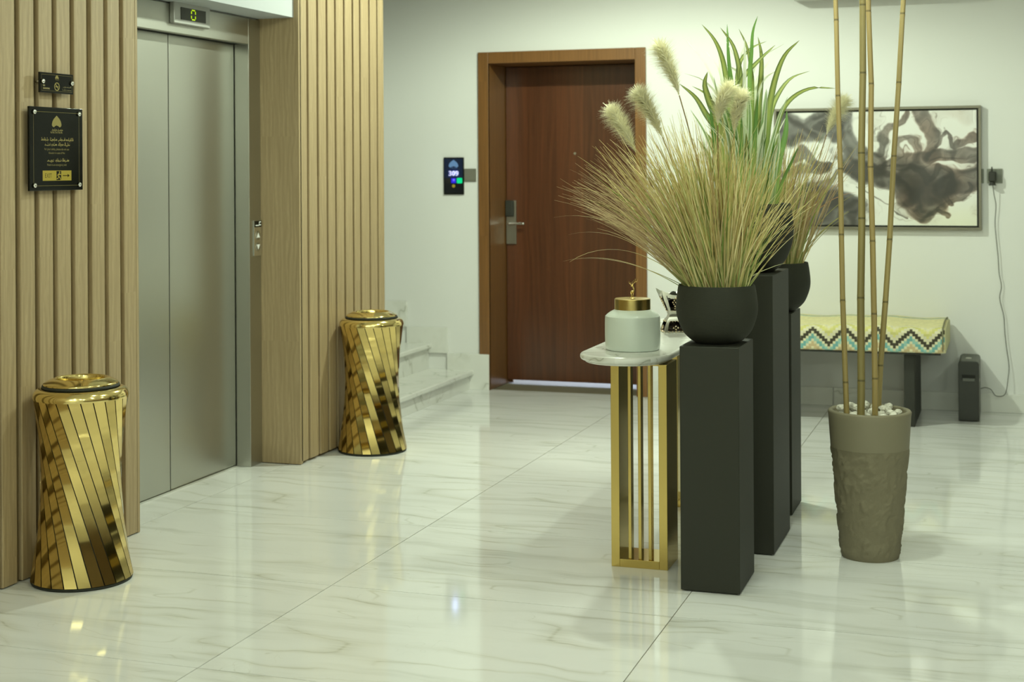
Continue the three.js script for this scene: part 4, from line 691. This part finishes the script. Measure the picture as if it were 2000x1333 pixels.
// middle bowl: variegated broad-leaved grass
{
  reseed(202);
  const t = thing('potted_grass', 'middle black bowl of upright green and white striped leaves, on the tallest pedestal', 'plant', [-0.962, 1.036, -5.735]);
  bowl(t, 0.166, 0.262);
  const Y = 0.225, k = 0.00197, P = (x, y) => [(x - 1463) * k, 0.262 + (395 - y) * k];
  const DK = [0.045, 0.09, 0.018], MD = [0.12, 0.25, 0.04], LT = [0.40, 0.45, 0.11], MINT = [0.90, 0.93, 0.76];
  function leaf(pts2, w, kind, depth) {
    const n = pts2.length, ctrl = pts2.map(([a, b], i) => V(0, b, 0).addScaledVector(RIGHTV, a).addScaledVector(AWAY, depth * i / (n - 1) + depth * 0.3));
    const pts = new THREE.CatmullRomCurve3(ctrl).getPoints(18), m = new MB(), side = RIGHTV.clone().addScaledVector(AWAY, rr(-0.5, 0.5)).normalize(), f = rr(0.85, 1.15);
    m.ribbon(pts, (q) => 2.0 * w * (0.45 + 0.55 * Math.sin(Math.PI * Math.min(1, 0.12 + q * 0.62))) * Math.pow(1 - q, 0.6) + 0.0006, side, (q, a) => {
      const c = kind === 0 ? (a ? DK : LT) : kind === 1 ? (a ? MD : [0.16, 0.33, 0.07]) : kind === 2 ? MINT : (a ? MINT : MD);
      const base = [0.45, 0.62, 0.15], b = 1 - sstep(0.1, 0.6, q); return c.map((v, i) => (v + (base[i] - v) * b * 0.65) * f);
    }, 0.3);
    mesh('leaf', m.geo(), leafMat, t);
  }
  const key = [
    [[[1366, 49], [1389, 75], [1404, 104], [1414, 144]], 0.017, 0], [[[1408, 51], [1431, 83], [1442, 119], [1446, 150]], 0.016, 0], [[[1444, 54], [1459, 87], [1467, 133], [1469, 154]], 0.011, 0], [[[1473, 34], [1465, 62], [1463, 104], [1461, 138]], 0.012, 1], [[[1484, 68], [1490, 104], [1488, 156], [1482, 220]], 0.019, 0],
    [[[1499, 78], [1469, 91], [1446, 119], [1440, 180]], 0.013, 0], [[[1512, 87], [1480, 117], [1448, 154], [1442, 210]], 0.018, 0], [[[1553, 81], [1528, 106], [1511, 146], [1498, 209]], 0.018, 0], [[[1588, 135], [1549, 150], [1522, 184], [1507, 220]], 0.016, 0], [[[1641, 169], [1591, 169], [1553, 188], [1528, 222]], 0.014, 0],
    [[[1377, 140], [1372, 163], [1383, 199], [1400, 235]], 0.024, 0], [[[1334, 157], [1364, 184], [1385, 220], [1410, 260]], 0.02, 0], [[[1350, 166], [1378, 182], [1400, 215], [1420, 260]], 0.015, 0], [[[1341, 71], [1368, 104], [1383, 127], [1410, 200]], 0.007, 2], [[[1333, 142], [1368, 154], [1395, 180], [1415, 230]], 0.008, 2], [[[1399, 69], [1406, 104], [1410, 146], [1420, 200]], 0.011, 2],
    [[[1448, 77], [1450, 104], [1450, 150], [1450, 220]], 0.013, 2], [[[1515, 110], [1490, 146], [1482, 167], [1474, 230]], 0.014, 2], [[[1534, 83], [1490, 110], [1472, 140], [1462, 200]], 0.009, 2], [[[1484, 68], [1459, 89], [1450, 125], [1448, 190]], 0.009, 2], [[[1422, 62], [1421, 90], [1424, 130], [1430, 200]], 0.010, 1], [[[1428, 40], [1428, 80], [1430, 130], [1440, 210]], 0.013, 1],
    [[[1380, 95], [1400, 120], [1412, 150], [1424, 200]], 0.008, 2], [[[1462, 95], [1470, 125], [1474, 160], [1472, 215]], 0.011, 2], [[[1408, 130], [1430, 128], [1450, 145], [1456, 195]], 0.009, 2], [[[1520, 135], [1500, 148], [1486, 172], [1478, 225]], 0.009, 2], [[[1432, 100], [1436, 130], [1438, 160], [1442, 215]], 0.010, 2], [[[1398, 175], [1404, 200], [1416, 235], [1430, 270]], 0.012, 2],
    [[[1546, 132], [1510, 140], [1486, 158], [1470, 220]], 0.008, 2], [[[1390, 150], [1396, 178], [1406, 210], [1420, 250]], 0.013, 3], [[[1420, 72], [1440, 112], [1450, 150], [1452, 210]], 0.008, 2], [[[1500, 170], [1496, 200], [1490, 240], [1484, 290]], 0.02, 3], [[[1528, 190], [1516, 220], [1505, 258], [1492, 310]], 0.011, 3], [[[1540, 225], [1524, 255], [1510, 290], [1496, 330]], 0.007, 2],
  ];
  for (const [pts, w, kind] of key) {
    const L = pts.slice().reverse().map(([x, y]) => P(x, y)), b = Math.max(-0.1, Math.min(0.1, L[0][0] * 0.45));
    leaf([[b, Y], [b + (L[0][0] - b) * 0.45, Y + (L[0][1] - Y) * 0.45], ...L], w, kind, rr(-0.09, 0.1));
  }
  for (let q = 0; q < 60; q++) {
    const u = rr(-1, 1), a = u * 0.1, x = a + u * rr(0.02, 0.12) * (u > 0 ? 0.4 : 1) + rr(-0.02, 0.02), h = rr(0.30, 0.52) * (1 - 0.2 * Math.abs(u)), hook = rr(0, 0.07) * (u > 0 ? 0.35 : -1);
    leaf([[a, Y], [a + (x - a) * 0.4, Y + h * 0.45], [x, Y + h * 0.8], [x + hook, Y + h]], rr(0.009, 0.018), [0, 1, 1, 3, 3, 2][Math.floor(rnd() * 6)], rr(-0.12, 0.12));
  }
}
// back bowl: tan grass with one plume leaning right
{
  reseed(303);
  const t = thing('potted_grass', 'back black bowl of tan grass with a single plume leaning right, on the rear pedestal', 'plant', [-0.957, 0.831, -6.32]);
  bowl(t, 0.149, 0.205);
  const mb = new MB(), Y = 0.178;
  for (let k = 0; k < 380; k++) {
    const u = gauss(), lean = 0.06 + 0.24 * u + rr(-0.05, 0.05), a = 0.095 * Math.max(-1, Math.min(1, u + rr(-0.3, 0.3)));
    addBlade(mb, bladePath(a, rr(-0.09, 0.09), Y, lean, rr(-0.3, 0.3), rr(0.34, 0.62), rr(-0.05, 0.45)), rr(0.0026, 0.0052), rnd() < 0.4 ? pick(GRN) : pick(TAN), rnd() < 0.15 ? pick(GRN) : rnd() < 0.4 ? pick(BRN) : pick(TAN));
  }
  const gr = mesh('grass', mb.geo(), bladeMat, t, 'dense thin tan blades'); gr.userData.kind = 'stuff';
  for (const [a, lean, len, droop, c] of [[0.08, 0.55, 0.34, 0.35, 0], [0.09, 0.62, 0.33, 0.25, 0], [0.08, 0.72, 0.32, 0.2, 0], [0.07, 0.42, 0.42, 0.6, 0], [0.06, 0.3, 0.46, 1.2, 1], [0.05, 0.24, 0.5, 0.5, 0], [0.06, 0.36, 0.48, 0.9, 1]]) { const m = new MB(); addBlade(m, bladePath(a, 0, Y, lean, rr(-0.15, 0.15), len, droop, 14), 0.0045, pick(GRN), c ? [0.5, 0.24, 0.09] : [0.36, 0.34, 0.12]); mesh('blade', m.geo(), bladeMat, t); }
  const k = 0.00216, S = (x, y, z = 0) => [(x - 1509) * k, 0.205 + (514 - y) * k, z];
  plume(t, [[0.05, Y, 0], S(1560, 430), S(1592, 330), S(1612, 266)], 0.17, 0.112, 0.04, 'single plume seen against the artwork');
}

// ------------------------------------------------------------------ bamboo planter
{
  const t = thing('planter', 'tall tapered taupe stone planter with a smooth rim band and rough body, holding bamboo poles', 'planter', [-0.508, 0, -5.64]);
  reseed(404);
  const H = 0.54, SEG = 120, rows = [], RB = 0.108, RT = 0.151;
  for (let i = 0; i <= 64; i++) rows.push([RB + (RT - 0.006 - RB) * i / 64, 0.41 * i / 64, 1]);
  const lower = [], idx = [];
  rows.forEach(([r, y], i) => { for (let k = 0; k <= SEG; k++) { const a = k / SEG * Math.PI * 2, x = Math.cos(a), z = Math.sin(a), e = sstep(0, 0.06, y / 0.41) * (1 - sstep(0.97, 1, y / 0.41)); let n = 0.55 * n3(x * 2.6, y * 13, z * 2.6) + 0.3 * n3(x * 6, y * 34, z * 6) + 0.2 * n3(x * 13, y * 75, z * 13); n = sstep(-0.1, 0.35, n) * 0.75 + 0.35 * Math.abs(n) - 0.3; const rim = i < 3 ? -0.004 * (3 - i) / 3 : 0; const R = 0.9975 * (RB + (0.147 - RB) * y / 0.405 * 0.86 + 0.0 ) + rim - 0.0012 + e * 0.006 * n; lower.push(x * R, y, z * R); } });
  for (let i = 0; i < 64; i++) for (let k = 0; k < SEG; k++) { const a = i * (SEG + 1) + k, b = a + SEG + 1; idx.push(a, b, a + 1, a + 1, b, b + 1); }
  const g = new THREE.BufferGeometry(); g.setAttribute('position', new THREE.Float32BufferAttribute(lower, 3)); g.setIndex(idx);
  g.setAttribute('uv', new THREE.Float32BufferAttribute(rows.flatMap(([, y]) => Array.from({ length: SEG + 1 }, (_, k) => [k / SEG * 0.8, y]).flat()), 2)); g.computeVertexNormals();
  const pm = std(lin(0.205, 0.18, 0.115), 0.75, { bumpMap: scaled(grit, 4, 4), bumpScale: 0.0012 });
  mesh('rough_body', g, pm, t, 'rough hammered lower body');
  mesh('base', lathe([[0, 0.0], [0.1, 0.0], [0.102, 0.004], [0, 0.004]], 48), pm, t);
  const q = (y) => RB + (RT - RB) * y / H;
  mesh('rim_band', lathe([[q(0.405) - 0.004, 0.402], [q(0.405) + 0.0015, 0.405], [RT - 0.002, 0.52], [RT, 0.534], [RT - 0.004, H], [RT - 0.016, H], [RT - 0.019, 0.532], [RT - 0.022, 0.512], [0.0, 0.505]], 96), std(lin(0.23, 0.205, 0.135), 0.6), t, 'smooth upper band');
  // bamboo poles
  const poles = [['bamboo pole leaning slightly left, leftmost of the four in the taupe planter', [-0.585, -5.60], [-0.632, -5.60], 0.0092, [0.36, 0.27, 0.10]], ['thickest straight bamboo pole with a greenish tone, second from left in the planter', [-0.533, -5.57], [-0.519, -5.625], 0.0125, [0.25, 0.20, 0.07]], ['straight bamboo pole right of the thickest one, in the taupe planter', [-0.482, -5.56], [-0.497, -5.555], 0.0098, [0.34, 0.25, 0.09]], ['bamboo pole leaning right and crossing behind its neighbour, rightmost in the planter', [-0.482, -5.70], [-0.338, -5.66], 0.0098, [0.35, 0.27, 0.10]]];
  poles.forEach(([label, a, b, r, c], pi) => {
    const y0 = 0.508, y1 = 2.62, L = y1 - y0, th = thing('bamboo_pole', label, 'bamboo', [a[0], y0, a[1]]);
    const mk = () => ({ p: [], i: [], c: [] }), o = mk(), SG = 14, ND = []; let yy = rr(0.1, 0.2); while (yy < L) { ND.push(yy); yy += rr(0.23, 0.31); }
    const ys = [0]; for (const nd of ND) ys.push(nd - 0.012, nd - 0.004, nd - 0.001, nd + 0.002, nd + 0.006, nd + 0.014); ys.push(L); ys.sort((m, n) => m - n);
    const kink = ND.map(() => [rr(-1, 1) * 0.0035, rr(-1, 1) * 0.0035]);
    ys.forEach((y) => {
      const s = y / L; let rad = r * (1.12 - 0.25 * s), ox = 0, oz = 0, dk = 1;
      for (const nd of ND) { const e = (y - nd) / 0.006; rad += 0.0013 * Math.exp(-e * e); if (Math.abs(y - nd) < 0.0025) { rad -= 0.0012; dk = 0.45; } }
      ND.forEach((nd, i) => { const w = Math.max(0, 1 - Math.abs(y - nd) / 0.27); ox += kink[i][0] * w; oz += kink[i][1] * w; });
      for (let k = 0; k < SG; k++) { const an = k / SG * Math.PI * 2; o.p.push((b[0] - a[0]) * s + ox + Math.cos(an) * rad, y, (b[1] - a[1]) * s + oz + Math.sin(an) * rad); const v = dk * (0.9 + 0.2 * n3(an, y * 3, pi * 5) + 0.35 * s); o.c.push(c[0] * v, c[1] * v, c[2] * v * (1 + 0.25 * s)); }
    });
    for (let i = 0; i < ys.length - 1; i++) for (let k = 0; k < SG; k++) { const m = i * SG + k, n = i * SG + (k + 1) % SG; o.i.push(m, m + SG, n, n, m + SG, n + SG); }
    const bg = new THREE.BufferGeometry(); bg.setAttribute('position', new THREE.Float32BufferAttribute(o.p, 3)); bg.setAttribute('color', new THREE.Float32BufferAttribute(o.c, 3)); bg.setIndex(o.i); bg.computeVertexNormals();
    mesh('culm', bg, std(0xffffff, 0.42, { vertexColors: true }), th);
  });
  // white pebbles
  const peb = std(lin(0.74, 0.72, 0.63), 0.6), shapes = [];
  for (let v = 0; v < 7; v++) { const s = new THREE.IcosahedronGeometry(1, 4), p = s.attributes.position; for (let i = 0; i < p.count; i++) { const q2 = V().fromBufferAttribute(p, i), f = 1 + 0.16 * n3(q2.x * 1.1 + v * 9, q2.y * 1.1, q2.z * 1.1) + 0.05 * n3(q2.x * 3 + v, q2.y * 3, q2.z * 3); q2.multiplyScalar(f); q2.multiply(V(1, 0.72, 0.85)); p.setXYZ(i, q2.x, q2.y, q2.z); } s.computeVertexNormals(); shapes.push(s); }
  const placed = [];
  for (let tries = 0; tries < 4000 && placed.length < 44; tries++) {
    const s = rr(0.013, 0.022), rad = Math.sqrt(rnd()) * (0.122 - s), an = rnd() * Math.PI * 2, x = Math.cos(an) * rad, z = Math.sin(an) * rad, level = placed.length < 30 ? 0 : 1;
    if (placed.some(([px, pz, ps, lv]) => lv === level && Math.hypot(px - x, pz - z) < (ps + s) * 0.86)) continue;
    if (poles.some(([, a]) => Math.hypot(a[0] + 0.508 - x, a[1] + 5.64 - z) < s * 0.8 + 0.012)) continue;
    if (level && z > 0.04) continue;
    placed.push([x, z, s, level]);
    const m = mesh('pebble', shapes[placed.length % 7], peb); m.position.set(-0.508 + x, 0.5055 + s * 0.92 + level * 0.02, -5.64 + z); m.scale.setScalar(s); m.rotation.set(rr(-0.4, 0.4), rr(0, 6.28), rr(-0.4, 0.4));
    tag(m, 'white rounded pebble around the bamboo poles in the taupe planter', 'pebble', 'white pebbles in the bamboo planter');
  }
}

renderer.render(scene, camera);
